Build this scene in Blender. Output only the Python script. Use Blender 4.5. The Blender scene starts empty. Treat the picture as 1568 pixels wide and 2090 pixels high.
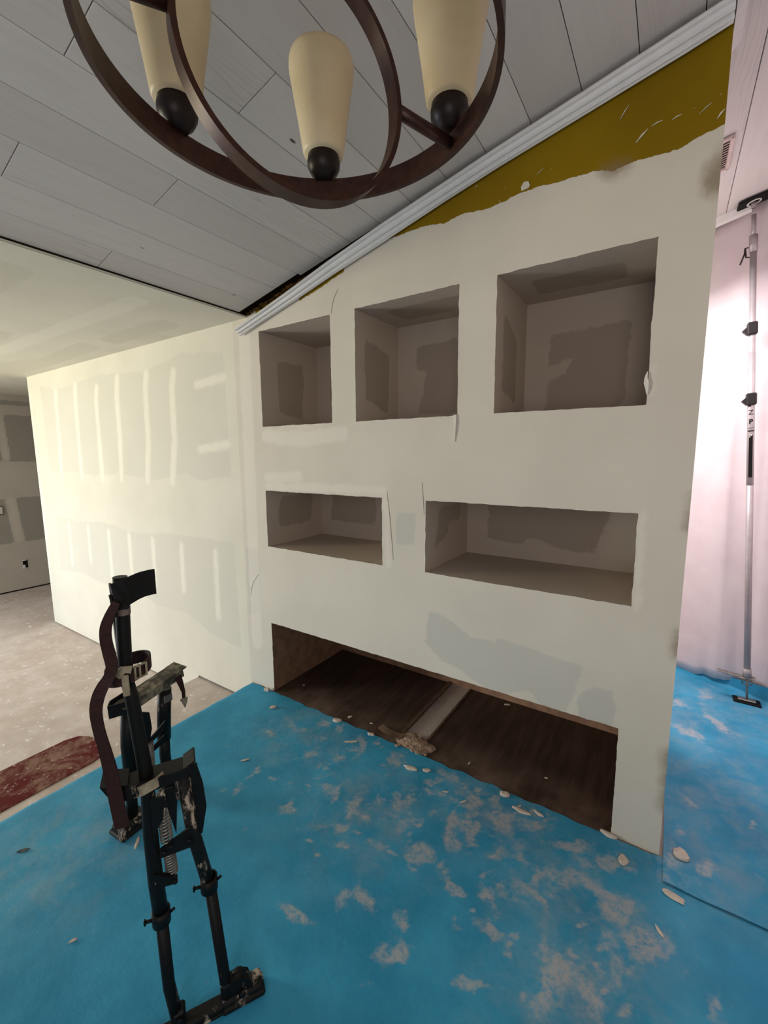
import bpy, math, random
import numpy as np
from mathutils import Vector, Matrix, noise

random.seed(7)
SC = bpy.context.scene
COL = SC.collection

# ------------------------------------------------------------------ camera
cam_d = bpy.data.cameras.new('camera')
cam = bpy.data.objects.new('camera', cam_d); COL.objects.link(cam)
cam_d.sensor_fit = 'HORIZONTAL'; cam_d.sensor_width = 36.0
cam_d.lens = 36.0 * 879.0 / 1568.0
cam_d.clip_start = 0.02
yaw, pit, rol = map(math.radians, (-33.5638, -7.8114, -0.4021))
F = Vector((math.sin(yaw)*math.cos(pit), math.cos(yaw)*math.cos(pit), math.sin(pit)))
R0 = Vector((math.cos(yaw), -math.sin(yaw), 0)); U0 = R0.cross(F)
Rr = math.cos(rol)*R0 + math.sin(rol)*U0; Ur = -math.sin(rol)*R0 + math.cos(rol)*U0
cam.matrix_world = Matrix(((Rr.x, Ur.x, -F.x, 2.03104), (Rr.y, Ur.y, -F.y, -1.74628), (Rr.z, Ur.z, -F.z, 1.5), (0, 0, 0, 1)))
SC.camera = cam

# ------------------------------------------------------------------ world, lights, exposure
SC.view_settings.view_transform = 'Standard'; SC.view_settings.look = 'None'
SC.view_settings.gamma = 1.0; SC.view_settings.use_curve_mapping = False
SC.view_settings.exposure = 0.40
W = bpy.data.worlds.new('world'); SC.world = W; W.use_nodes = True
W.node_tree.nodes['Background'].inputs[0].default_value = (0.80, 0.90, 1.0, 1)
W.node_tree.nodes['Background'].inputs[1].default_value = 0.24

def area(name, loc, target, sx, sy, power, color, spread=180):
    l = bpy.data.lights.new(name, 'AREA'); l.shape = 'RECTANGLE'; l.size = sx; l.size_y = sy
    l.energy = power; l.color = color; l.spread = math.radians(spread)
    o = bpy.data.objects.new(name, l); COL.objects.link(o); o.location = loc
    d = Vector(target) - Vector(loc); o.rotation_euler = d.to_track_quat('-Z', 'Y').to_euler()
    return o
# daylight through the left room's window: the sky part falls down, the sunlit lawn part goes up
area('window_daylight_sky', (-5.0, -3.1, 0.75), (-2.2, -.2, -.1), 2.4, 1.1, 104, (0.70, 0.81, 1.0), 120)
area('window_daylight_lawn', (-5.0, -3.1, 1.65), (-1.4, -.3, 2.8), 2.4, 0.8, 102, (1.0, 0.90, 0.54), 130)
# daylight in the passage; lamps unseen behind the shelf wall, the overhead one added
area('passage_daylight', (1.5, 1.2, 1.45), (2.5, 1.05, 1.3), 0.7, 2.2, 6.0, (1.0, 0.88, 0.89))
area('passage_overhead_fill', (1.75, 1.0, 2.42), (2.12, .85, 0), 0.5, 0.9, 24, (1.0, 0.94, 0.96))
# window in the right hand wall beside the photographer
area('side_window_daylight', (2.72, -2.6, 1.6), (0.8, -.4, 1.8), 1.6, 1.2, 19, (1.0, 0.92, 0.91))

# ------------------------------------------------------------------ helpers
def S(r, g, b):
    f = lambda c: (c/12.92 if c <= 0.04045 else ((c+0.055)/1.055)**2.4)
    return (f(r/255), f(g/255), f(b/255), 1)

class NT:
    def __init__(s, name, rough=0.8, spec=0.2, metal=0.0):
        s.m = bpy.data.materials.new(name); s.m.use_nodes = True
        s.t = s.m.node_tree; s.b = s.t.nodes['Principled BSDF']
        s.b.inputs['Roughness'].default_value = rough
        s.b.inputs['Specular IOR Level'].default_value = spec
        s.b.inputs['Metallic'].default_value = metal
    def n(s, t, **k):
        x = s.t.nodes.new(t)
        for a, v in k.items(): setattr(x, a, v)
        return x
    def l(s, a, b): s.t.links.new(a, b)
    def val(s, x, sock):
        if hasattr(x, 'links') or isinstance(x, bpy.types.NodeSocket): s.l(x, sock)
        else: sock.default_value = x
    def math(s, op, a, b=0.0, c=None, clamp=False):
        x = s.n('ShaderNodeMath', operation=op); x.use_clamp = clamp
        s.val(a, x.inputs[0]); s.val(b, x.inputs[1])
        if c is not None: s.val(c, x.inputs[2])
        return x.outputs[0]
    def mix(s, f, a, b, mode='MIX'):
        x = s.n('ShaderNodeMix', data_type='RGBA', blend_type=mode)
        s.val(f, x.inputs[0]); s.val(a, x.inputs[6]); s.val(b, x.inputs[7])
        return x.outputs[2]
    def step(s, v, lo, hi):
        x = s.n('ShaderNodeMapRange', interpolation_type='SMOOTHSTEP')
        s.val(v, x.inputs[0]); x.inputs[1].default_value = lo; x.inputs[2].default_value = hi
        return x.outputs[0]
    def pos(s, scale=(1, 1, 1), loc=(0, 0, 0)):
        g = s.n('ShaderNodeTexCoord'); mp = s.n('ShaderNodeMapping')
        mp.inputs['Scale'].default_value = scale; mp.inputs['Location'].default_value = loc
        s.l(g.outputs['Object'], mp.inputs[0]); return mp.outputs[0]
    def noise(s, scale, detail=4, rough=0.5, vec=None, dist=0.0):
        x = s.n('ShaderNodeTexNoise'); x.inputs['Scale'].default_value = scale
        x.inputs['Detail'].default_value = detail; x.inputs['Roughness'].default_value = rough
        x.inputs['Distortion'].default_value = dist
        if vec is None: vec = s.pos()
        s.l(vec, x.inputs['Vector']); return x.outputs[0]
    def attr(s, name):
        x = s.n('ShaderNodeAttribute', attribute_name=name); return x.outputs['Fac']
    def color(s, c): s.val(c, s.b.inputs['Base Color'])
    def bump(s, h, strength=0.3, dist=0.01):
        x = s.n('ShaderNodeBump'); x.inputs['Strength'].default_value = strength
        x.inputs['Distance'].default_value = dist
        s.l(h, x.inputs['Height']); s.l(x.outputs[0], s.b.inputs['Normal'])

def flat(name, rgb, rough=0.6, spec=0.3, metal=0.0, var=0.12, sc=30):
    k = NT(name, rough, spec, metal); n = k.noise(sc, 5)
    c = S(*rgb); d = tuple(x*(1-var) for x in c[:3])+(1,); e = tuple(min(1, x*(1+var)) for x in c[:3])+(1,)
    k.color(k.mix(k.step(n, .3, .7), d, e)); k.bump(n, .08, .002)
    return k.m

# ---- drywall: mud, bare paper, fresh mud, old yellow paint
def drywall(name, mud=(222, 216, 203), bare=(196, 193, 183), fresh=(238, 234, 222), amt=0.8, yellow=False):
    k = NT(name, 0.85, 0.15)
    n1 = k.noise(14, 5, .6); n2 = k.noise(55, 4, .6); n3 = k.noise(2.2, 3, .5)
    w = k.math('MULTIPLY_ADD', n1, 0.05, k.math('MULTIPLY_ADD', n2, 0.016, -0.033))
    fb = k.step(k.math('ADD', k.attr('bare'), w), -0.006, 0.007)
    ff = k.step(k.math('ADD', k.attr('fresh'), w), -0.012, 0.014)
    cm = k.mix(k.step(n3, .3, .72), S(*mud), S(mud[0]-7, mud[1]-7, mud[2]-7))
    c = k.mix(k.math('MULTIPLY', fb, amt), cm, S(*bare))
    c = k.mix(k.math('MULTIPLY', ff, .6), c, S(*fresh))
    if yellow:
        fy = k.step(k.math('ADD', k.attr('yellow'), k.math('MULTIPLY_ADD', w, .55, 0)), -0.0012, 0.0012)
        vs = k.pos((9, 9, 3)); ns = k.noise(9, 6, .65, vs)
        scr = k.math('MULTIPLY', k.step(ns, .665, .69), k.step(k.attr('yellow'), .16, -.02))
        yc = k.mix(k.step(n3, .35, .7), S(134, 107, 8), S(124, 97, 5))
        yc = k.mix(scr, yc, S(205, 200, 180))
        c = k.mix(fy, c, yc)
        fd = k.step(k.math('ADD', k.attr('dirt'), k.math('MULTIPLY', w, 1.2)), -0.03, 0.03)
        c = k.mix(k.math('MULTIPLY', fd, .75), c, S(128, 108, 84))
    k.color(c)
    h = k.math('ADD', k.math('MULTIPLY', fb, -.25), k.math('ADD', k.math('MULTIPLY', ff, .3), k.math('MULTIPLY', n2, .12)))
    k.bump(h, .35, .004)
    return k.m

def mesh_obj(name, verts, faces, mat, parent=None, smooth=False, attrs=None, sm_faces=None):
    me = bpy.data.meshes.new(name); me.from_pydata([tuple(v) for v in verts], [], faces)
    me.validate()
    if smooth: me.polygons.foreach_set('use_smooth', [True]*len(me.polygons))
    elif sm_faces is not None and len(sm_faces) == len(me.polygons): me.polygons.foreach_set('use_smooth', sm_faces)
    if mat: me.materials.append(mat)
    if attrs:
        for k, v in attrs.items():
            a = me.attributes.new(k, 'FLOAT', 'POINT'); a.data.foreach_set('value', np.asarray(v, np.float32))
    me.update()
    o = bpy.data.objects.new(name, me); COL.objects.link(o)
    if parent is not None:
        o.parent = parent; o.matrix_parent_inverse = Matrix.Translation(-parent.location) if parent.type == 'EMPTY' else Matrix()
    return o

def tag(o, label=None, cat=None, group=None, kind=None):
    if label: o['label'] = label
    if cat: o['category'] = cat
    if group: o['group'] = group
    if kind: o['kind'] = kind
    return o

def empty(name, loc):
    o = bpy.data.objects.new(name, None); COL.objects.link(o); o.location = loc; o.empty_display_size = .05
    return o

class MB:
    """collects shapes into one mesh"""
    def __init__(s): s.v = []; s.f = []; s.s = []
    def add(s, v, f, sm):
        b = len(s.v); s.v += [tuple(x) for x in v]; s.f += [tuple(i+b for i in q) for q in f]
        s.s += (sm if isinstance(sm, list) else [sm]*len(f)); return s
    def box(s, c, size, ax=None, bev=0.0):
        hx, hy, hz = [x/2 for x in size]; b = min(bev, hx*.9, hy*.9, hz*.9)
        ax = ax or (Vector((1, 0, 0)), Vector((0, 1, 0)), Vector((0, 0, 1))); c = Vector(c)
        if b <= 0:
            P = [(x, y, z) for z in (-hz, hz) for y in (-hy, hy) for x in (-hx, hx)]
            Fs = [(0, 2, 3, 1), (4, 5, 7, 6), (0, 1, 5, 4), (2, 6, 7, 3), (0, 4, 6, 2), (1, 3, 7, 5)]
        else:
            P = []; idx = {}
            for sx in (-1, 1):
                for sy in (-1, 1):
                    for sz in (-1, 1):
                        for a in range(3):
                            p = [sx*hx, sy*hy, sz*hz]
                            for q in range(3):
                                if q != a: p[q] -= (sx, sy, sz)[q]*b
                            idx[(sx, sy, sz, a)] = len(P); P.append(tuple(p))
            Fs = []
            for a in range(3):
                o1, o2 = [q for q in range(3) if q != a]
                for sg in (-1, 1):
                    L = []
                    for (u, w) in ((-1, -1), (1, -1), (1, 1), (-1, 1)):
                        k = [0, 0, 0]; k[a] = sg; k[o1] = u; k[o2] = w; L.append(idx[(*k, a)])
                    Fs.append(tuple(L))
                for u in (-1, 1):
                    for w in (-1, 1):
                        k1 = [0, 0, 0]; k1[a] = -1; k1[o1] = u; k1[o2] = w
                        k2 = list(k1); k2[a] = 1
                        Fs.append((idx[(*k1, o1)], idx[(*k2, o1)], idx[(*k2, o2)], idx[(*k1, o2)]))
            for sx in (-1, 1):
                for sy in (-1, 1):
                    for sz in (-1, 1): Fs.append(tuple(idx[(sx, sy, sz, a)] for a in range(3)))
        return s.add([c + ax[0]*p[0] + ax[1]*p[1] + ax[2]*p[2] for p in P], Fs, False)
    def tube(s, pts, r, seg=12, caps=True, closed=False, flatten=1.0):
        P = [Vector(p) for p in pts]; n = len(P)
        rs = r if isinstance(r, (list, tuple)) else [r]*n
        T = []
        for i in range(n):
            a = P[(i-1) % n] if (closed or i) else P[0]; b = P[(i+1) % n] if (closed or i < n-1) else P[-1]
            T.append((b-a).normalized())
        up = Vector((0, 0, 1)) if abs(T[0].z) < .9 else Vector((1, 0, 0))
        N = (up - T[0]*up.dot(T[0])).normalized(); V = []
        for i in range(n):
            N = (N - T[i]*N.dot(T[i])).normalized(); B = T[i].cross(N)
            for k in range(seg):
                a = 2*math.pi*k/seg; V.append(P[i] + N*math.cos(a)*rs[i] + B*math.sin(a)*rs[i]*flatten)
        Fs = []; sm = []
        for i in range(n if closed else n-1):
            j = (i+1) % n
            for k in range(seg):
                q = (k+1) % seg; Fs.append((i*seg+k, i*seg+q, j*seg+q, j*seg+k)); sm.append(True)
        if caps and not closed:
            Fs.append(tuple(range(seg-1, -1, -1))); Fs.append(tuple((n-1)*seg+k for k in range(seg))); sm += [False, False]
        return s.add(V, Fs, sm)
    def ribbon(s, pts, width, thick, wdir):
        """strap: polyline with width along wdir (vector or list) and a thickness"""
        P = [Vector(p) for p in pts]; n = len(P); V = []; Fs = []
        for i in range(n):
            t = (P[min(i+1, n-1)] - P[max(i-1, 0)]).normalized()
            w = Vector(wdir[i] if isinstance(wdir, list) else wdir); w = (w - t*w.dot(t)).normalized(); m = t.cross(w)
            h = (width[i] if isinstance(width, list) else width)/2
            for a, b in ((-1, -1), (1, -1), (1, 1), (-1, 1)): V.append(P[i] + w*h*a + m*thick/2*b)
        for i in range(n-1):
            for k in range(4):
                q = (k+1) % 4; Fs.append((i*4+k, i*4+q, i*4+4+q, i*4+4+k))
        Fs += [(3, 2, 1, 0), tuple((n-1)*4+k for k in range(4))]
        return s.add(V, Fs, False)
    def lathe(s, prof, c=(0, 0, 0), seg=32, axis=None):
        c = Vector(c); V = []; Fs = []; n = len(prof)
        A = (axis or Vector((0, 0, 1))).normalized(); X = A.orthogonal().normalized(); Y = A.cross(X)
        for r, z in prof:
            for k in range(seg):
                a = 2*math.pi*k/seg; V.append(c + X*r*math.cos(a) + Y*r*math.sin(a) + A*z)
        for i in range(n-1):
            for k in range(seg):
                q = (k+1) % seg; Fs.append((i*seg+k, i*seg+q, i*seg+seg+q, i*seg+seg+k))
        return s.add(V, Fs, True)
    def hoop(s, c, r, width, thick, axis, seg=96, arc=None):
        """flat band bent into a ring: width along axis, thick in the radius"""
        c = Vector(c); A = Vector(axis).normalized(); X = A.orthogonal().normalized(); Y = A.cross(X); V = []; Fs = []
        pr = [(r-thick, -width/2), (r, -width/2), (r, width/2), (r-thick, width/2)]
        for k in range(seg):
            a = 2*math.pi*k/seg
            for q, z in pr: V.append(c + (X*math.cos(a)+Y*math.sin(a))*q + A*z)
        sm = []
        for k in range(seg):
            j = (k+1) % seg
            for e in range(4):
                g = (e+1) % 4; Fs.append((k*4+e, j*4+e, j*4+g, k*4+g))
        # flat edges stay crisp because each side has vertices of its own
        b = len(s.v)
        VV = []; FF = []
        for e in range(4):
            g = (e+1) % 4
            for k in range(seg):
                VV += [V[k*4+e], V[k*4+g]]
            o = e*2*seg
            for k in range(seg):
                j = (k+1) % seg; FF.append((o+2*k, o+2*j, o+2*j+1, o+2*k+1))
        return s.add(VV, FF, True)
    def prism(s, poly, d):
        """closed 3D polygon pushed along vector d"""
        P = [Vector(p) for p in poly]; n = len(P); d = Vector(d)
        Fs = [tuple(range(n-1, -1, -1)), tuple(range(n, 2*n))] + [(i, (i+1) % n, n+(i+1) % n, n+i) for i in range(n)]
        return s.add(P + [p+d for p in P], Fs, False)
    def build(s, name, mat, parent=None): return mesh_obj(name, s.v, s.f, mat, parent, sm_faces=s.s)

def sd_poly(u, v, poly):
    P = np.array(poly, float); d = np.full(u.shape, 1e9); inside = np.zeros(u.shape, bool)
    for i in range(len(P)):
        a = P[i]; b = P[(i+1) % len(P)]; e = b-a
        wx = u-a[0]; wy = v-a[1]; t = np.clip((wx*e[0]+wy*e[1])/(e@e+1e-12), 0, 1)
        d = np.minimum(d, np.hypot(wx-e[0]*t, wy-e[1]*t))
        c = ((a[1] > v) != (b[1] > v)); 
        with np.errstate(divide='ignore', invalid='ignore'):
            xi = a[0] + (v-a[1])/(b[1]-a[1]+1e-12)*e[0]
        inside ^= (c & (u < xi))
    return np.where(inside, d, -d)
def sd_seg(u, v, pts, r):
    d = np.full(u.shape, 1e9)
    for a, b in zip(pts[:-1], pts[1:]):
        a = np.array(a, float); e = np.array(b, float)-a; wx = u-a[0]; wy = v-a[1]
        t = np.clip((wx*e[0]+wy*e[1])/(e@e+1e-12), 0, 1); d = np.minimum(d, np.hypot(wx-e[0]*t, wy-e[1]*t))
    return r-d
def U(*a): return np.maximum.reduce(a)
def box(u, v, a, b, c, d): return np.minimum(np.minimum(u-a, b-u), np.minimum(v-c, d-v))

def grid_lines(lo, hi, step, breaks):
    L = sorted({round(x, 5) for x in [lo, hi, *breaks] if lo-1e-6 <= x <= hi+1e-6}); out = []
    for a, b in zip(L[:-1], L[1:]):
        n = max(1, int(math.ceil((b-a)/step))); out += [a+(b-a)*i/n for i in range(n)]
    return np.array(out+[hi])

def grid_obj(name, ub, vb, step, mapf, mat, attrf, holes=(), parent=None, jitter=0.0, extra=None, smooth=True, flip=False):
    us = grid_lines(*ub, step, [h[0] for h in holes]+[h[1] for h in holes])
    vs = grid_lines(*vb, step, [h[2] for h in holes]+[h[3] for h in holes])
    nu, nv = len(us), len(vs); UU, VV = np.meshgrid(us, vs); u = UU.ravel().copy(); v = VV.ravel().copy()
    at = attrf(u, v)
    faces = []
    for j in range(nv-1):
        cv = (vs[j]+vs[j+1])/2
        for i in range(nu-1):
            cu = (us[i]+us[i+1])/2
            if any(h[0] < cu < h[1] and h[2] < cv < h[3] for h in holes): continue
            q = (j*nu+i, j*nu+i+1, (j+1)*nu+i+1, (j+1)*nu+i)
            faces.append(q[::-1] if flip else q)
    if jitter:      # hand-made edges of the openings: the lip wanders a little into the opening
        for h in holes:
            for k in range(len(u)):
                inu = h[0]-1e-6 <= u[k] <= h[1]+1e-6; inv = h[2]-1e-6 <= v[k] <= h[3]+1e-6
                if inu and inv:
                    w = jitter*max(0.0, .35+noise.noise(Vector((u[k]*31, v[k]*31, 3.3)))+.5*noise.noise(Vector((u[k]*90, v[k]*90, 1))))
                    if abs(UU.ravel()[k]-h[0]) < 1e-6: u[k] += w
                    elif abs(UU.ravel()[k]-h[1]) < 1e-6: u[k] -= w
                    if abs(VV.ravel()[k]-h[2]) < 1e-6: v[k] += w
                    elif abs(VV.ravel()[k]-h[3]) < 1e-6: v[k] -= w
    V = mapf(u, v); V = [tuple(p) for p in V]
    good = []
    for q in faces:
        z = [V[i] for i in q]
        a = (Vector(z[2])-Vector(z[0])).cross(Vector(z[3])-Vector(z[1])).length
        if a > 1e-9: good.append(q)
    if extra:
        ev, ef = extra; b = len(V); V += ev; good += [tuple(i+b for i in q) for q in ef]
        at = {k: np.concatenate([x, np.full(len(ev), -1.0)]) for k, x in at.items()}
    used = sorted({i for q in good for i in q}); mp = {o: i for i, o in enumerate(used)}
    return mesh_obj(name, [V[i] for i in used], [tuple(mp[i] for i in q) for q in good], mat, parent, smooth=False,
                    attrs={k: np.asarray(x)[used] for k, x in at.items()})

def boxfaces(x0, x1, y0, y1, z0, z1, skip=''):
    v = [(x, y, z) for z in (z0, z1) for y in (y0, y1) for x in (x0, x1)]
    f = {'b': (0, 2, 3, 1), 't': (4, 5, 7, 6), 'f': (0, 1, 5, 4), 'k': (2, 6, 7, 3), 'l': (0, 4, 6, 2), 'r': (1, 3, 7, 5)}
    return v, [q for k, q in f.items() if k not in skip]

CZ, CS = 2.31, 0.22                 # plank ceiling: z = CZ + CS x
ZC = 2.279                          # flat ceiling of the left room
T1, T2 = -0.148, -0.295             # step and lower floor
XS, XT = -0.185, -0.802             # edges of the two steps

# ------------------------------------------------------------------ materials
M = {}
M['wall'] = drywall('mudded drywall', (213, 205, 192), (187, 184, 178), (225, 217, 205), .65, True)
M['left'] = drywall('mudded drywall of the low wall', (219, 214, 199), (203, 199, 187), (234, 229, 215), .55)
M['far'] = drywall('mudded drywall of the far wall', (205, 200, 190), (160, 157, 148), (215, 210, 200), .85)
M['niche'] = drywall('mudded drywall darkened with niche shade', (190, 176, 163), (156, 142, 129), (214, 204, 192), .7)  # same drywall as the wall, the niches' shade put into a darker tone
M['ceil'] = drywall('mudded ceiling board', (214, 210, 196), (203, 199, 184), (224, 220, 206), .8)
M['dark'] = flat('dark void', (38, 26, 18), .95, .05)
M['wall_plain'] = flat('white joint compound', (222, 214, 204), .85, .15, 0, .04, 40)
M['trim'] = flat('white painted moulding', (226, 224, 222), .45, .35, 0, .03)
M['bronze'] = flat('oil rubbed bronze', (58, 31, 23), .42, .45, .35, .25, 60)
M['bronze_dark'] = flat('dark bronze cup', (30, 17, 14), .42, .3, .1, .2, 60)

k = NT('cream frosted glass', .45, .4)
n = k.noise(9, 3, .5)
k.color(k.mix(k.step(n, .3, .7), S(206, 186, 150), S(216, 198, 164)))
k.b.inputs['Subsurface Weight'].default_value = .35
k.b.inputs['Subsurface Radius'].default_value = (.04, .03, .015)
M['glass'] = k.m

k = NT('white washed planks', .7, .25)
geo = k.n('ShaderNodeNewGeometry'); rnd = geo.outputs['Random Per Island']
vp = k.pos((1, .09, 1)); g1 = k.noise(42, 5, .6, vp, .6)
vo = k.n('ShaderNodeVectorMath', operation='ADD'); k.l(k.pos((1, .16, 1)), vo.inputs[0])
cx = k.n('ShaderNodeCombineXYZ'); k.l(k.math('MULTIPLY', rnd, 37.0), cx.inputs[0]); k.l(k.math('MULTIPLY', rnd, 91.0), cx.inputs[1]); k.l(cx.outputs[0], vo.inputs[1])
wv = k.n('ShaderNodeTexWave', wave_type='BANDS', bands_direction='X'); wv.inputs['Scale'].default_value = 16; wv.inputs['Distortion'].default_value = 14; wv.inputs['Detail'].default_value = 2; wv.inputs['Detail Scale'].default_value = .8
k.l(vo.outputs[0], wv.inputs['Vector'])
grain = k.math('MULTIPLY', k.step(wv.outputs['Fac'], .88, .99), k.step(k.noise(2.6, 2, .5, vo.outputs[0]), .54, .66))
vk = k.n('ShaderNodeTexVoronoi'); vk.inputs['Scale'].default_value = 7.5; k.l(k.pos((1.4, .55, 1)), vk.inputs['Vector'])
knot = k.math('MULTIPLY', k.step(vk.outputs['Distance'], .075, .03), k.step(k.noise(3, 2), .38, .52))
base = k.mix(rnd, S(204, 199, 196), S(218, 214, 211))
base = k.mix(k.math('MULTIPLY', k.step(g1, .42, .7), .16), base, S(184, 178, 175))
base = k.mix(k.math('MULTIPLY', grain, .22), base, S(140, 132, 124))
base = k.mix(knot, base, S(88, 76, 68))
k.color(base); k.bump(g1, .12, .003); M['plank'] = k.m

k = NT('dusty concrete floor', .9, .15)
n1 = k.noise(6, 6, .65); n2 = k.noise(34, 5, .7); n3 = k.noise(1.3, 3, .5)
vo = k.n('ShaderNodeTexVoronoi'); vo.inputs['Scale'].default_value = 15; vo.inputs['Randomness'].default_value = 1; vd_ = k.n('ShaderNodeVectorMath', operation='MULTIPLY_ADD'); k.l(k.pos((.8, 1.7, 1)), vd_.inputs[2]); nn_ = k.n('ShaderNodeTexNoise'); nn_.inputs['Scale'].default_value = 9; k.l(k.pos(), nn_.inputs['Vector']); k.l(nn_.outputs['Color'], vd_.inputs[0]); vd_.inputs[1].default_value = (.12, .12, .12); k.l(vd_.outputs[0], vo.inputs['Vector'])
c = k.mix(k.step(n1, .3, .7), S(186, 172, 164), S(204, 192, 186))
c = k.mix(k.math('MULTIPLY', k.step(n3, .45, .65), .3), c, S(170, 150, 138))
sp = k.math('MULTIPLY', k.step(vo.outputs['Distance'], .40, .20), k.step(k.noise(21, 5, .7), .50, .62))
c = k.mix(k.math('MULTIPLY', sp, .75), c, S(232, 226, 222))
k.color(c); k.bump(n2, .25, .004); M['concrete'] = k.m

k = NT('blue floor paper', .62, .3)
n1 = k.noise(22, 6, .68); n2 = k.noise(75, 4, .6); n3 = k.noise(3.2, 4, .6); n4 = k.noise(8, 6, .72, None, .3)
c = k.mix(k.step(n3, .3, .7), S(36, 136, 176), S(58, 158, 198))
c = k.mix(k.math('MULTIPLY', k.step(n2, .5, .75), .14), c, S(88, 165, 195))
du = k.attr('dust')
m1 = k.step(k.math('ADD', k.math('MULTIPLY_ADD', k.attr('dust_glare'), .10, k.math('MULTIPLY', du, .88)), k.math('MULTIPLY_ADD', n1, 1.15, k.math('MULTIPLY', n4, .6))), 1.03, 1.55)
dust_glare = k.math('MULTIPLY', k.step(k.attr('dust_glare'), 0, 1), k.step(n4, .34, .7))
c = k.mix(k.math('MULTIPLY', dust_glare, .42), c, S(150, 165, 172))
m1 = k.math('MULTIPLY', m1, k.step(k.noise(60, 6, .75), .26, .60))
c = k.mix(k.math('MULTIPLY', m1, .62), c, S(200, 186, 176))
k.color(c)
k.bump(k.math('ADD', k.math('MULTIPLY', n1, .8), k.math('MULTIPLY', n2, .5)), .6, .004); M['paper'] = k.m

k = NT('dark stained floor boards', .55, .35)
vp = k.pos((1, .12, 1)); g = k.noise(26, 5, .6, vp); n2 = k.noise(4, 4, .6)
c = k.mix(k.step(g, .35, .7), S(58, 43, 36), S(80, 62, 53))
sx = k.n('ShaderNodeSeparateXYZ'); k.l(k.pos(), sx.inputs[0])
fr = k.math('FRACT', k.math('MULTIPLY', sx.outputs[0], 1/.083)); c = k.mix(k.step(fr, .03, .0), c, S(30, 22, 18))
dus = k.math('MULTIPLY', k.step(sx.outputs[1], .28, .0), k.step(n2, .3, .7))
c = k.mix(k.math('MULTIPLY', dus, .55), c, S(140, 120, 108))
k.color(c); M['boards'] = k.m

M['tan'] = flat('raw tan board', (146, 112, 90), .9, .1, 0, .18, 18)
M['strip'] = flat('dusty subfloor strip', (98, 78, 63), .9, .1, 0, .25, 22)
M['chip'] = flat('dried plaster', (206, 192, 178), .9, .1, 0, .08, 50)
M['sheet'] = None
k = NT('white plastic sheeting', .5, .3); n = k.noise(5, 4, .6)
k.color(k.mix(k.step(n, .3, .7), S(212, 198, 201), S(220, 208, 210)))
k.b.inputs['Transmission Weight'].default_value = 0.0; M['sheet'] = k.m

k = NT('worn red brown mat', .92, .1)
vp = k.pos((1, 1, 1)); n1 = k.noise(5, 6, .7, vp, .6); n2 = k.noise(40, 4, .6)
c = k.mix(k.step(n1, .47, .66), S(92, 36, 36), S(134, 104, 90)); c = k.mix(k.step(n2, .58, .75), c, S(196, 176, 164))
k.color(c); k.bump(n2, .3, .004); M['mat'] = k.m

def splatter(name, rgb, mud, lo, hi, rough=.4, metal=.2, sc=24, vs=(1, 1, .45)):
    k = NT(name, rough, .22, metal); n = k.noise(sc, 5, .65, k.pos(vs)); n2 = k.noise(sc*4, 3)
    c = S(*rgb); c = k.mix(k.step(n2, .3, .7), c, tuple(min(1, x*1.5) for x in c[:3])+(1,))
    f = k.step(n, lo, hi); k.color(k.mix(f, c, S(*mud)))
    k.val(k.math('MULTIPLY_ADD', f, .5, rough), k.b.inputs['Roughness'])
    k.val(k.math('MULTIPLY_ADD', f, -metal, metal), k.b.inputs['Metallic']); return k.m
M['black'] = splatter('black painted steel with plaster specks', (12, 11, 11), (150, 138, 122), .64, .70, .5, .0)
M['black_dusty'] = splatter('black steel caked with plaster', (18, 17, 16), (172, 158, 142), .54, .64, .6, .0)
M['plate_dusty'] = splatter('dusty aluminium plate', (60, 56, 50), (132, 124, 106), .42, .6, .6, .2, 30)
M['leather'] = splatter('dark brown leather strap', (44, 24, 22), (140, 120, 108), .70, .74, .6, 0, 30)
M['rubber'] = flat('black rubber', (14, 13, 13), .7, .25)
M['steel'] = flat('bare steel', (150, 144, 138), .4, .5, .7, .2, 40)
M['clamp'] = flat('dull metal clip with plaster', (152, 140, 118), .6, .3, .2, .25, 40)
M['alu'] = flat('grey aluminium pole', (176, 168, 170), .38, .5, .35, .06, 20)
M['ink'] = flat('black print', (14, 12, 14), .6, .2)
M['plastic'] = flat('black plastic clamp', (26, 20, 22), .5, .4)
M['vent'] = flat('painted grille', (208, 190, 186), .5, .3, 0, .05)
M['outlet'] = flat('grey box rim', (105, 100, 96), .6, .3)
M['white'] = flat('white card', (232, 230, 226), .7, .2, 0, .02)

def struct(o): o['kind'] = 'structure'; return o

# ------------------------------------------------------------------ floor with two steps
def floor():
    pr = [(2.8, -.004), (XS, -.004), (XS-.0, -.03), (XS+.012, -.035), (XS+.012, T1), (XT, T1), (XT, T1-.025), (XT+.012, T1-.03), (XT+.012, T2), (-6.6, T2)]
    v = []; f = []
    for y in (-5.2, 3.4): v += [(x, y, z) for x, z in pr]
    n = len(pr)
    for i in range(n-1): f.append((i, i+n, i+1+n, i+1))
    return struct(mesh_obj('floor', v, f, M['concrete']))
FL = floor()

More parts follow.
